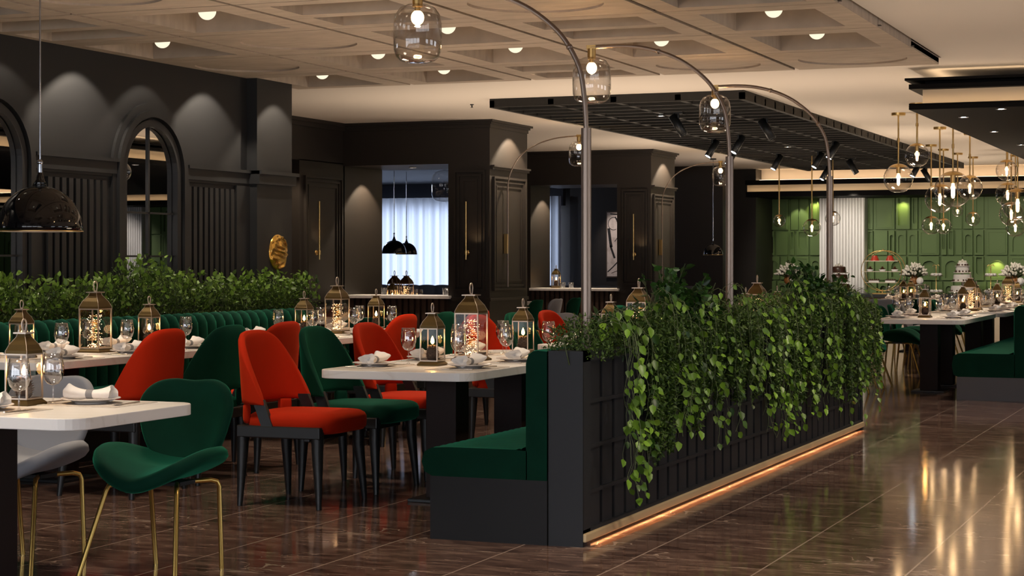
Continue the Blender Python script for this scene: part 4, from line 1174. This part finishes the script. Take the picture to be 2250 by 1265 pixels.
for g in GL: globe(g[0], g[1], g[2], g[3], 'glass globe pendant, '+g[4])

# ---- right hand tables
def r_table(xc, y0, tname, chairs=True, lans=None, n=3):
    place(TAB_L, (xc, y0+1.225, 0), 0, 'long white marble table on dark pedestals, '+tname, 'table', 'long white marble tables')
    for k in range(n):
        yc = y0+.42+.78*k
        if chairs: place(SH_GREEN if (k+1+int(y0)) % 3 else SH_GREY, (xc-.80, yc, 0), 0, '%s velvet shell chair, %s left seat of the %s' % ('dark green' if (k+1+int(y0)) % 3 else 'grey', ORD[k], tname), 'chair', 'shell chairs with gold legs')
        setting(xc-.275, yc, 1, tname, ORD[k]+' left place'); setting(xc+.275, yc, -1, tname, ORD[k]+' right place')
        wine(xc-.20, yc+.20, tname, 'by the %s left place' % ORD[k]); wine(xc+.10, yc+.30, tname, 'by the %s right place' % ORD[k]); wine(xc-.34, yc+.32, tname, 'outside the %s left place' % ORD[k])
    for q, (l, pr) in enumerate(lans or ()):
        lan(pr, xc+(-.05), y0+l, ('at the near end of the %s', 'in the middle of the %s', 'at the far end of the %s')[q] % tname)
r_table(-3.11, 18.37, 'first right table', lans=((.72, LAN_S),), n=2)
R1 = None
r_table(-3.05, 21.05, 'second right table', lans=((.22, LAN_S), (.80, LAN_B), (1.30, LAN_S)))
r_table(-3.05, 24.1, 'third right table', lans=((.10, LAN_S), (1.2, LAN_B), (2.2, LAN_S)))
r_table(-4.75, 26.8, 'far counter table', chairs=True, lans=((.35, LAN_S), (.95, LAN_S)), n=2)
for k, (px, d, c, rz) in enumerate(((1945, 25.6, 'y', pi/2), (2036, 25.4, 'g', pi/2), (2096, 28.0, 'y', pi), (2105, 29.0, 'g', pi))):
    X, Y = at_d(px, d); place(SH_GREY if c == 'y' else SH_GREEN, (X, Y, 0), rz, '%s shell chair %s' % ('pale grey' if c == 'y' else 'dark green', ['in front of the far table', 'right of the pale one in front', 'at the right side of the far table', 'last on the right side of the far table'][k]), 'chair', 'shell chairs with gold legs')
# chairs and a table in the bay between the piers
bay = 'table between the two piers'
place(TAB_S, (-9.95, 24.1, 0), pi/2, 'white marble table between the two piers, mostly hidden', 'table', 'white marble tables with shell chairs')
for (x, y, c, rz, nm) in ((-9.2, 24.0, 'y', pi, 'grey one between two green ones'), (-9.2, 24.75, 'g', pi, 'rightmost green one'), (-9.2, 23.25, 'g', pi, 'leftmost, half hidden by the nearer pier'), (-6.35, 17.2, 'y', -.9, 'lower grey one closest to the planter')):
    place(SH_GREY if c == 'y' else SH_GREEN, (x, y, 0), rz, 'shell chair with gold legs near the farther hatch, '+nm, 'chair', 'shell chairs with gold legs')
place(TAB_S, (-8.9, 16.6, 0), 0, 'white marble table past the end of the wall bench', 'table', 'white marble tables with shell chairs')
place(SH_GREEN, (-7.75, 15.55, 0), 2.2, 'dark green shell chair just past the end of the wall bench', 'chair', 'shell chairs with gold legs')

# ---- things behind the hatches
t = thing('bench', 'dark tufted bench below the bright curtain of the room behind the hatches', 'bench')
b = MB(); b.box(-18.9, -8.7, 29.45, 30.1, 0, .42); b.build('seat', 'wall_dark', t)
def tb(u, v):
    x = -18.9+10.2*u; s = abs(sin(pi*x/.30))**.5; return (x, 29.92-.05*s*sin(pi*v)-.0, .42+.47*v+.02*s*v)
b = MB(); b.grid(tb, 420, 6); b.box(-18.9, -8.7, 29.95, 30.05, .4, .86); b.build('backrest', 'bench_base_light', t)
rt = thing('dining_table', 'white table of the private room, seen over the sill of the nearer hatch', 'table', (-10.85, 22.35, 0))
b = MB(); b.box(-.65, .80, -.85, .85, .705, .75); b.build('tabletop', 'marble', rt); b = MB(); b.box(-.1, .1, -.1, .1, 0, .705); b.build('pedestal', 'pedestal', rt)
for k, (px, d, pr) in enumerate(((867, 24.9, LAN_B), (893, 24.9, LAN_B), (862, 24.2, LAN_S))):
    X, Y = at_d(px, d); lan(pr, X, Y, ['left of the two in the private room', 'right of the two in the private room', 'before the tall ones in the private room'][k], z=.75)
for k, (px, d) in enumerate(((877, 24.5), (900, 24.3), (911, 24.6), (922, 24.3))):
    X, Y = at_d(px, d); place(WINE, (X, Y, .75), 0, 'clear wine glass in the private room, %s from the left' % ORD[k], 'wine glass', 'wine glasses in the private room')
for k, (px, Y, z) in enumerate(((979, 20.0, .922), (844, 20.05, .922), (1237, 26.05, .922), (1255, 26.05, .922))):
    place(TUMB, (on_Y(px, Y), Y, z), 0, 'short glass tumbler on the marble sill, '+['at the right end of the nearer sill', 'at the left end of the nearer sill', 'left of two on the farther sill', 'right of two on the farther sill'][k], 'glass', 'tumblers on the sills')
lan(LAN_S, on_Y(1222, 26.2), 26.2, 'on the sill of the farther hatch', z=.922)
# jar lamp glimpsed in the upper corner of the nearer hatch
X, Y = at_d(977, 27.0)
g = MB(); g.lathe([(r*1.6, z*1.6) for r, z in JAR], 30); g.tube([(0, 0, .22), (0, 0, CZ-2.42)], .006, 6); o = g.build('jar_pendant', 'jar', fix=False); o.location = (X, Y, 2.42-.0)
tag(o, 'clear glass jar pendant glimpsed in the top right corner of the nearer hatch', 'pendant lamp')
# ================================================================== CAKE COUNTER
CT = .76
b = MB(); o = thing('counter', 'long dark buffet counter with cakes and flowers in front of the green wall', 'counter', (0, 0, 0))
b.box(-8.2, 4.9, 31.7, 32.9, CT-.05, CT); b.build('worktop', 'black_wood', o); b = MB(); b.box(-8.1, 4.8, 31.8, 32.8, 0, CT-.05); b.build('body', 'cream', o)
def cpos(px, Y=32.0): return on_Y(px, Y), Y
s_ = 32.0/4090
# flower stands
FV = None
def flower():
    t = thing('flower_vase', '', 'flowers')
    b = MB(); b.lathe([(.05, 0), (.075, .03), (.08, .08), (.055, .13), (.06, .15)], 18, cap0=True); b.build('vase', 'vase', t)
    r = random.Random(2); bq = MB(); st = MB()
    for k in range(130):
        a = 6.28*r.random(); e = r.random()**.6*1.30; d = Vector((sin(e)*cos(a), sin(e)*sin(a), cos(e)*.75)).normalized()
        c = Vector((0, 0, .12))+d*(.15+.06*r.random()); q = d.orthogonal().normalized(); w = d.cross(q)
        pr = [(.003, 0), (.018, .018), (.020, .032), (.011, .052), (.001, .062)]
        vs = []
        for rr, z in pr:
            for j in range(6):
                an = 2*pi*j/6; vs.append(c+d*z+(q*cos(an)+w*sin(an))*rr)
        bq.add(vs, [(i*6+j, i*6+(j+1) % 6, (i+1)*6+(j+1) % 6, (i+1)*6+j) for i in range(4) for j in range(6)], True)
        st.tube([(0, 0, .1), tuple(c)], .003, 4, caps=False)
    bq.build('blossoms', 'petal', t); st.build('stems', 'stem', t)
    return t
FV = flower()
def traystand():
    t = thing('tray_stand', '', 'stand')
    b = MB(); b.lathe([(.0001, 0), (.09, 0), (.09, .012), (.02, .02), (.016, .14), (.05, .15), (.20, .155), (.20, .168), (.0001, .168)], 28); b.build('tray', 'tin', t); return t
TS = traystand()
def gourd():
    b = MB()
    def f(u, v):
        a = 2*pi*u; ph = pi*v; r = .062*sin(ph)*(1-.16*abs(cos(4*a))**.7); return (r*cos(a), r*sin(a), .062-.062*cos(ph))
    b.grid(f, 48, 12, True, True); o = b.build('ribbed_pot', 'cake_white', fix=False); return tag(o, '', 'pot')
GD = gourd()
for k, px in enumerate((1735, 2012, 2232)):
    X, Y = cpos(px); w = ['at the left end, above the trailing plants', 'between the round cake stand and the tiered sweets', 'at the right edge of the view'][k]
    place(TS, (X+.02, Y, CT), 0, 'round metal tray stand '+w, 'stand', 'tray stands on the cake counter')
    place(FV, (X-.03, Y+.03, CT+.168), 0, 'amber vase of white tulips '+w, 'flowers', 'vases of white tulips', 1.0)
    place(GD, (X+.09, Y-.10, CT+.168), 0, 'small white ribbed pot on the tray '+w, 'pot', 'ribbed pots on the trays')
# round cake stand
X, Y = cpos(1939); R = .345; zc = 1.16
t = thing('round_cake_stand', 'round golden ring stand with three shelves of red and dark cakes before the green wall', 'cake stand', (X, Y, 0))
b = MB()
for dy, rr in ((-.10, R), (.10, R)): b.tube([(rr*cos(2*pi*k/40)+(0 if dy < 0 else .03), dy, zc+rr*sin(2*pi*k/40)) for k in range(40)], .007, 6, closed=True)
b.sphere((0.01, 0, zc+R+.01), .016, 10, 8); b.box(-.15, .15, -.12, .12, CT, CT+.02); b.box(-.01, .01, -.01, .01, CT, zc-R+.02); b.build('rings', 'brass', t)
for z, w in ((zc+.17, .28), (zc-.01, .335), (zc-.20, .27)):
    b = MB(); b.box(-w, w, -.10, .10, z-.010, z); b.build('shelf', 'tin', t)
def cake(kind):
    b = MB()
    if kind == 'red':
        b = MB(); b.lathe([(.075, 0), (.078, .02), (.06, .022), (.065, .045), (.05, .047), (.055, .068), (.04, .07), (.042, .088), (.0001, .09)], 20, cap0=True); o = b.build('layer_cake', 'cake_red')
        return tag(o, '', 'cake')
    if kind == 'tart':
        t = thing('tart', '', 'cake'); b = MB(); b.lathe([(.045, 0), (.062, .032), (.0001, .034)], 18, cap0=True); b.build('crust', 'cake_white', t); b = MB(); b.lathe([(.05, .032), (.035, .052), (.018, .055), (.02, .075), (.0001, .085)], 16); b.build('topping', 'cake_brown', t); return t
    if kind == 'slab':
        t = thing('slab_cake', '', 'cake'); b = MB(); b.box(-.085, .085, -.05, .05, 0, .030); b.build('sponge', 'cake_white', t); b = MB(); b.box(-.085, .085, -.05, .05, .030, .045); [b.sphere((-.07+.035*k, 0, .052), .012, 8, 6) for k in range(5)]; b.build('glaze', 'cake_brown', t); return t
CR, CT_, CS = cake('red'), cake('tart'), cake('slab')
for k, dx in enumerate((-.13, .13)): place(CR, (X+dx, Y, zc+.17), 0, 'stacked red layer cake on the top shelf of the round stand, %s' % ['left', 'right'][k], 'cake', 'cakes on the round stand')
for k, dx in enumerate((-.21, 0, .21)): place(CT_, (X+dx, Y, zc-.01), 0, 'small tart with dark topping on the middle shelf of the round stand, %s' % ['left', 'centre', 'right'][k], 'cake', 'cakes on the round stand')
for k, dx in enumerate((-.14, .14)): place(CS, (X+dx, Y, zc-.20), 0, 'dark glazed slab cake on the lowest shelf of the round stand, %s' % ['left', 'right'][k], 'cake', 'cakes on the round stand')
# two tier sweet stands
def sweets():
    t = thing('tiered_stand', '', 'stand')
    for z, r in ((.03, .135), (.31, .115)):
        b = MB(); b.lathe([(.0001, z), (r, z), (r+.008, z+.012), (r, z+.012), (.0001, z+.01)], 26); b.build('tier', 'tin', t)
        b = MB(); [b.sphere((r*.6*cos(k), r*.6*sin(k), z+.028), .030, 8, 6, .8) for k in range(7)]; b.build('meringues', 'cake_white', t)
    b = MB(); b.lathe([(.05, 0), (.012, .02), (.007, .03), (.007, .44)], 10, cap0=True)
    for s in (-1, 1): b.tube([(0, 0, .44)]+[(s*(.028+.028*cos(a)), 0, .475+.026*sin(a)) for a in [pi*1.25-k*pi/7 for k in range(10)]], .006, 6)
    b.build('heart_handle', 'brass', t); return t
SW = sweets()
for k, px in enumerate((2057, 2177)):
    X, Y = cpos(px); place(SW, (X, Y, CT), 0, 'two tier sweet stand with a heart handle %s of the white tiered cake' % ['left', 'right'][k], 'stand', 'two tier sweet stands')
# tiered cakes
def big_cake(px, body, label, tiers):
    X, Y = cpos(px); t = thing('tiered_cake', label, 'cake', (X, Y, 0))
    for z, r, h in tiers:
        b = MB(); b.lathe([(.0001, z-.012), (r+.045, z-.012), (r+.045, z), (.0001, z)], 30); b.build('cake_board', 'tin' if body != 'cake_white' else 'china', t)
        if h:
            b = MB(); b.lathe([(r, z), (r*1.02, z+h*.5), (r*.99, z+h*.9), (r*.9, z+h), (.0001, z+h+.004)], 30); b.build('tier', body, t)
            b = MB(); rn = random.Random(int(px*z*7)); [b.sphere((r*1.03*cos(a), r*1.03*sin(a), z+.018), .011+.007*rn.random(), 7, 5) for a in [6.28*q/12+rn.random()*.3 for q in range(12)]]; b.build('berries', 'cake_brown', t)
    z, r, h = tiers[-1]; b = MB(); rn = random.Random(4); [b.sphere((.05*cos(a), .05*sin(a), z+h+.015), .020, 7, 5) for a in [6.28*q/6 for q in range(6)]]; b.sphere((0, 0, z+h+.04), .018, 7, 5); b.build('cake_topper', 'petal', t)
    b = MB(); b.lathe([(.05, CT), (.02, CT+.02), (.02, tiers[-1][0])], 10); b.build('pillar', 'tin', t)
big_cake(2115, 'cake_white', 'white tiered wedding cake with berries on separate boards, right of the low globe pendants', [(CT+.05, .19, .10), (.985, .150, .115), (1.135, .110, .105), (1.245, .085, .055)])
big_cake(1843, 'cake_brown', 'dark chocolate tiered cake in front of the white fluted panel', [(CT+.05, .19, .12), (.975, .15, .12), (1.13, .115, .10)])

# ================================================================== PLANTS
def rnd_dirs(n, up=0.0, rng=RNG):
    v = rng.normal(size=(n, 3)); v[:, 2] += up; v /= np.linalg.norm(v, axis=1)[:, None]; return v
def bushy(name, mt, n, box, size, parent, up=.4, rng=RNG, shape=None, tmpl='big'):
    x0, x1, y0, y1, z0, z1 = box
    P = rng.uniform((x0, y0, z0), (x1, y1, z1), size=(n, 3))
    if shape is not None: P = P[shape(P)]
    n = len(P)
    S = rng.uniform(size*.6, size*1.2, n)
    T = np.clip(rng.normal(.35, .25, n), 0, 1)
    return leaves(name, mt, P, rnd_dirs(n, up, rng), rnd_dirs(n, 1.2, rng), S, T, tmpl, parent)

# hedge behind the wall bench: shrubs one beside the other
HX0, HX1 = -7.98, -7.76
hb = MB(); hb.box(HX0, -7.72, 8.2, 14.6, 0, .86); tag(hb.build('hedge_planter', 'planter'), 'long dark planter box behind the channelled wall bench, hidden by its hedge', 'planter')
ords = ['first', 'second', 'third', 'fourth', 'fifth', 'sixth', 'seventh', 'eighth', 'ninth', 'tenth', 'eleventh', 'twelfth', 'thirteenth']
def shrub(k, y0, y1, ztop, dark=False):
    t = thing('hedge_shrub', 'bushy green shrub of the hedge under the arched wall, %s from the left' % ords[k], 'shrub', (0, 0, 0), 0, 'shrubs of the hedge below the arched mirrors')
    rg = np.random.default_rng(100+k); yc = (y0+y1)/2
    def top(P): return ztop-.10*(np.abs(P[:, 1]-yc)/((y1-y0)/2))**2+.02*np.sin(P[:, 1]*31+k)
    n = 3300
    P = rg.uniform((HX0, y0-.02, .80), (HX1+.04, y1+.04, ztop+.02), size=(n, 3)); P = P[P[:, 2] < top(P)]
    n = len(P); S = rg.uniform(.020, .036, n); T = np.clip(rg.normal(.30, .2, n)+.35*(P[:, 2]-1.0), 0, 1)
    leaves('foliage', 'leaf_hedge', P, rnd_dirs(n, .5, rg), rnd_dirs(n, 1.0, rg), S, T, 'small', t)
    # bigger leaves on the crown
    m = 190; Q = rg.uniform((HX0+.04, y0, .98), (HX1+.05, y1, ztop+.09), size=(m, 3)); Q[:, 2] = np.minimum(Q[:, 2], ztop-.08*(np.abs(Q[:, 1]-yc)/((y1-y0)/2))**2+.10*rg.random(m))
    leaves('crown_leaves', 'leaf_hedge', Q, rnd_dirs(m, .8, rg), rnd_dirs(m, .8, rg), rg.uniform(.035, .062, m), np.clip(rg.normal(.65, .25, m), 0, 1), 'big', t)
    b = MB()
    for j in range(26):
        x = rg.uniform(HX0+.05, HX1); y = rg.uniform(y0, y1); b.tube([(x, y, .84), (x+rg.normal()*.02, y+rg.normal()*.03, 1.0), (x+rg.normal()*.04, y+rg.normal()*.05, ztop+.02*rg.random())], .0022, 4, caps=False)
    b.build('twigs', 'stem', t)
tops = [1.12, 1.14, 1.13, 1.17, 1.13, 1.16, 1.30, 1.17, 1.14, 1.17, 1.16]
for k in range(11): shrub(k, 8.2+k*.585, 8.2+(k+1)*.585, tops[k])

# planter: low dark box bushes, tall ficus, trailing pothos and fine hanging garlands
PXC = -2.985
def pothos(k, y, zlow, nst, spread, label, ztop=1.04, seed=0, lift=.0):
    t = thing('trailing_pothos', label, 'plant', (0, 0, 0), 0, 'trailing plants of the planter')
    rg = np.random.default_rng(500+seed); P = []; D = []; U = []; S = []; T = []; st = MB()
    for s in range(nst):
        y0 = y+rg.uniform(-spread, spread)*.5; x0 = PXC+rg.uniform(-.04, .05)
        zl = zlow+abs(rg.normal())*.16 if s else zlow
        zl = min(zl, .75); zt = ztop+rg.uniform(-.08, .06)+lift; out = rg.uniform(.10, .17); ye = y0+rg.normal()*spread*.35
        pts = []
        for i in range(7):
            a = pi*i/6; pts.append((x0+out*(1-cos(a))/1.35, y0+(ye-y0)*i/6*.5, .88+(zt-.88)*sin(a/1.0)**.8 if i < 4 else .88+(zt-.88)*sin(a)**.8))
        xl = pts[-1][0]; yy = pts[-1][1]; z = .86; ph = rg.random()*6
        while z > zl:
            z -= .045; yy += rg.normal()*.008+(ye-yy)*.05; xl += rg.normal()*.004
            xl = max(xl, -2.86); pts.append((xl+.012*sin(z*22+ph), yy+.016*sin(z*17+ph*2), z))
        st.tube(pts, .0014, 4, caps=False)
        for i in range(1, len(pts)):
            for q in range(1 if rg.random() < .72 else 0):
                p = Vector(pts[i]).lerp(Vector(pts[i-1]), rg.random()); sd = rg.choice([-1, 1])
                d = Vector((.35+.5*rg.random(), sd*(.5+.6*rg.random()), -.55+.5*rg.normal())).normalized()
                pet = p+d*.022; st.tube([tuple(p), tuple(pet)], .0011, 3, caps=False)
                P.append(tuple(pet)); D.append((d.x*.7, d.y*1.0, d.z-.25)); U.append((.55+rg.normal()*.3, -.75+rg.normal()*.35, .45+rg.normal()*.3)); S.append(rg.uniform(.036, .068)); T.append(np.clip(rg.normal(.52, .28), 0, 1))
    leaves('leaves', 'leaf_big', P, D, U, S, T, 'big', t); st.build('stems', 'stem_pale', t)
def garland(k, y, zlow, w, label, seed=0, n=1500):
    t = thing('hanging_garland', label, 'plant', (0, 0, 0), 0, 'fine leaved garlands of the planter')
    rg = np.random.default_rng(900+seed); st = MB(); P = []; ns = 9
    for s in range(ns):
        y0 = y+rg.uniform(-w, w)*.5; zl = zlow+abs(y0-y)/w*.35+rg.random()*.10; x = -2.875+rg.uniform(0, .07)
        pts = [(PXC, y0, .90), (PXC+.05, y0, 1.0+.03*rg.random()), (x, y0+rg.normal()*.01, .93)]; z = .90
        while z > zl: z -= .05; pts.append((x+rg.normal()*.004, y0+rg.normal()*.005, z))
        st.tube(pts, .0010, 3, caps=False)
        L_ = len(pts)
        for q in range(n//ns):
            i = 1+(L_-2)*rg.random(); a = int(i); f = i-a; p = np.array(pts[a])*(1-f)+np.array(pts[min(a+1, L_-1)])*f
            P.append(p+rg.normal(size=3)*np.array([.010, .016, .01]))
    n_ = len(P); D = rnd_dirs(n_, 0, rg); D[:, 2] -= .35; D[:, 0] += .25
    leaves('fine_leaves', 'leaf_fine', P, D, rnd_dirs(n_, .5, rg), rg.uniform(.016, .034, n_), np.clip(rg.normal(.32, .24, n_), 0, 1), 'small', t); st.build('strings', 'stem', t)
def bush(y0, y1, z1, label, mt='leaf_fine', n=2600, size=.026, seed=0, x0=-3.13, x1=-2.84, z0=.86, tm='small'):
    t = thing('planter_bush', label, 'plant', (0, 0, 0), 0, 'bushes standing in the planter')
    rg = np.random.default_rng(1300+seed); yc = (y0+y1)/2
    P = rg.uniform((x0, y0, z0), (x1, y1, z1), size=(n, 3))
    e = ((P[:, 1]-yc)/((y1-y0)/2))**2+((P[:, 0]-(x0+x1)/2)/((x1-x0)/2))**2*.7
    P = P[P[:, 2] < z1-(z1-z0)*.55*e]
    n = len(P)
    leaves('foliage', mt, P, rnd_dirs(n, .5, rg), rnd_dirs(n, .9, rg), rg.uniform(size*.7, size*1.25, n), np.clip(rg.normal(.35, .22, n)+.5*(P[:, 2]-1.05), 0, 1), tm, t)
    b = MB()
    for j in range(14):
        x, y = PXC+rg.normal()*.03, yc+rg.normal()*(y1-y0)*.18; b.tube([(x, y, .84), (x+rg.normal()*.03, y+rg.normal()*.04, (z0+z1)/2), (x+rg.normal()*.06, y+rg.normal()*.08, z1-.06)], .003, 4, caps=False)
    b.build('twigs', 'stem', t)
yx = lambda px: on_X(px, -2.9)
bush(8.10, 8.55, 1.07, 'low dark box bush at the near end of the planter', n=3800, size=.020, seed=1)
ys = np.linspace(8.45, 14.0, 12)
for k, y in enumerate(ys):
    bush(y, y+.62, [1.06, 1.10, 1.14, 1.13, 1.10, 1.12, 1.11, 1.13, 1.14, 1.18, 1.20, 1.14][k], 'fine leaved bush standing in the planter, %s from the near end' % ords[k], n=3400, size=.024, seed=10+k)
def ficus(px, ztop, label, seed, n=420):
    yc = yx(px)
    t = thing('tall_ficus', label, 'plant', (0, 0, 0), 0, 'tall dark plants of the planter')
    rg = np.random.default_rng(seed); st = MB(); P = []; D = []
    for j in range(26):
        y = yc+rg.normal()*.10; zt = ztop-.9*abs(y-yc)-.16*rg.random(); x = PXC+rg.normal()*.04
        lean = (y-yc)*1.1+rg.normal()*.08; pts = [(x, y, .86), (x+rg.normal()*.03, y+lean*.3, (.86+zt)/2), (x+rg.normal()*.06, y+lean, zt)]
        st.tube(pts, .0026, 4, caps=False)
        for q in range(n//26):
            f = rg.random()**.6; p = np.array(pts[1])*(1-f)+np.array(pts[2])*f if rg.random() < .7 else np.array(pts[0])*(1-f)+np.array(pts[1])*f
            P.append(p+rg.normal(size=3)*.018)
    n_ = len(P); D = rnd_dirs(n_, -.1, rg); D[:, 0] += .3
    leaves('leaves', 'leaf_dark', P, D, rnd_dirs(n_, .7, rg), rg.uniform(.038, .062, n_), np.clip(rg.normal(.45, .3, n_), 0, 1), 'big', t); st.build('twigs', 'stem', t)
ficus(1510, 1.33, 'tall dark leafy plant rising from the planter between the first two arc lamps', 31, 560)
ficus(1560, 1.22, 'lower dark leafy plant beside the tall one near the middle arc lamp', 32, 420)
ficus(1800, 1.34, 'tall dark leafy plant at the foot of the farthest arc lamp', 33, 640)
ficus(1850, 1.24, 'lower dark leafy plant past the farthest arc lamp', 34, 420)
ficus(1385, 1.16, 'short dark leafy plant near the near end of the planter', 35, 200)
lo = [(1375, 1085, 9, .15), (1400, 1035, 6, .15), (1505, 960, 8, .20), (1545, 940, 7, .2), (1590, 965, 8, .22), (1640, 900, 7, .25), (1700, 955, 8, .28), (1735, 950, 7, .28), (1780, 920, 7, .3), (1825, 890, 7, .3), (1870, 925, 7, .32), (1905, 890, 7, .32)]
for k, (px, py, ns, sp_) in enumerate(lo):
    y = on_X(px, -2.80); zl = zat(py, -2.80, y)
    pothos(k, y, zl, max(4, ns-2), sp_*1.35, 'trailing plant with broad light green leaves hanging from the planter, %s from the near end' % ords[k], seed=k, lift=.03+.04*(k % 3))
lo2 = [(1440, 1035, .15), (1462, 1010, .16), (1500, 930, .22), (1532, 950, .2), (1570, 905, .24), (1615, 890, .28), (1660, 880, .3), (1705, 900, .3), (1750, 905, .32), (1795, 890, .34), (1835, 880, .36), (1870, 885, .38), (1898, 870, .38), (1918, 850, .3)]
ords.append('fourteenth')
for k, (px, py, w) in enumerate(lo2):
    y = on_X(px, -2.84); garland(k, y, zat(py, -2.84, y), w, 'dense fine leaved garland hanging down the planter side, %s from the near end' % ords[k], seed=k, n=4200)

# ================================================================== LIGHT
for k, (x, y, p) in enumerate(((-4.2, 9.9, 75), (-6.7, 9.9, 60), (-4.2, 13.0, 65), (-6.7, 13.0, 55), (-4.7, 6.1, 60), (-3.1, 19.6, 90), (-3.1, 22.3, 110), (-3.1, 25.5, 110), (-4.8, 27.6, 90), (-5.4, 16.6, 25))):
    light('table_downlight', 'SPOT', (x, y, 2.86), p, (1, .84, .66), .14, 62, .7, (x, y, 0))
for k, (x, y) in enumerate(((-1.2, 8), (-1.4, 12), (-1.6, 15.2), (.8, 10), (-5.3, 8.0), (-5.3, 11.5), (-2.3, 6.2), (-.6, 5.2), (-4.4, 5.0), (-5.6, 14.6))):
    light('floor_fill_spot', 'SPOT', (x, y, 2.88), 120, (1, .80, .58), .22, 100, .8, (x, y, 0))  # added spots that brighten the floor, without any fitting in the ceiling
for y in (8.6, 10.4, 12.2, 14.0): light('foliage_fill_spot', 'SPOT', (-1.55, y-.7, 2.88), 55, (1, .88, .72), .10, 60, .8, (-2.9, y, .75))  # extra warm spots added to brighten the trailing leaves
light('aisle_fill_spot', 'SPOT', (-2.0, 18.5, 2.57), 100, (1, .80, .58), .2, 100, .8, (-2.0, 17.5, 0))  # added fill for the aisle floor, no lamp hangs here
for k, x in enumerate((-6.5, -4.5, -2.5, 0)):
    light('counter_fill_spot', 'SPOT', (x-.6, 28.6, 2.55), 130, (1, .90, .74), .08, 60, .8, (x-.3, 32.1, 1.0))  # added frontal fill for the cakes and flowers
    light('green_wall_fill_spot', 'SPOT', (x, 31.85, 2.42), 20, (1, .88, .68), .08, 130, .9, (x, 33.3, 1.35))  # added fill that lifts the green wall, no fitting modelled
for k, (x, y, p) in enumerate(((-5.35, 7.4, 34), (-5.35, 9.9, 46), (-5.35, 12.6, 46), (-1.8, 8.5, 30), (-1.8, 12, 36), (-1.4, 15.0, 26), (-5.6, 16.6, 90), (-3.4, 16.7, 60), (-7.6, 17.2, 70), (-6.6, 20.6, 80), (-4.4, 20.4, 66), (-4.4, 23.8, 80), (-7.4, 24.3, 95), (-6.6, 28.2, 95), (-4.6, 30.2, 80), (-2.9, 24.0, 40), (-3.2, 27.5, 55), (.8, 11, 26), (.8, 15, 16))):
    light('ceiling_fill_spot', 'SPOT', (x, y, .95), p, (1, .80, .60), .25, 165, 1.0, (x, y, 3))  # added spots aimed up to brighten the ceiling, no fittings stand there
w = bpy.data.worlds.new('world'); SC.world = w; w.use_nodes = True
w.node_tree.nodes['Background'].inputs[0].default_value = (.8, .85, 1, 1); w.node_tree.nodes['Background'].inputs[1].default_value = .05
bake_all()

SC.view_settings.view_transform = 'Standard'; SC.view_settings.look = 'None'; SC.view_settings.exposure = 0.58; SC.view_settings.gamma = 1.0; SC.view_settings.use_curve_mapping = False
cy = SC.cycles
cy.use_denoising = True; cy.use_adaptive_sampling = True; cy.adaptive_threshold = .04
try: cy.denoiser = 'OPENIMAGEDENOISE'
except Exception: pass
cy.max_bounces = 8; cy.diffuse_bounces = 3; cy.glossy_bounces = 3; cy.transmission_bounces = 2; cy.transparent_max_bounces = 24
cy.caustics_reflective = False; cy.caustics_refractive = False; cy.sample_clamp_indirect = 4; cy.blur_glossy = .5
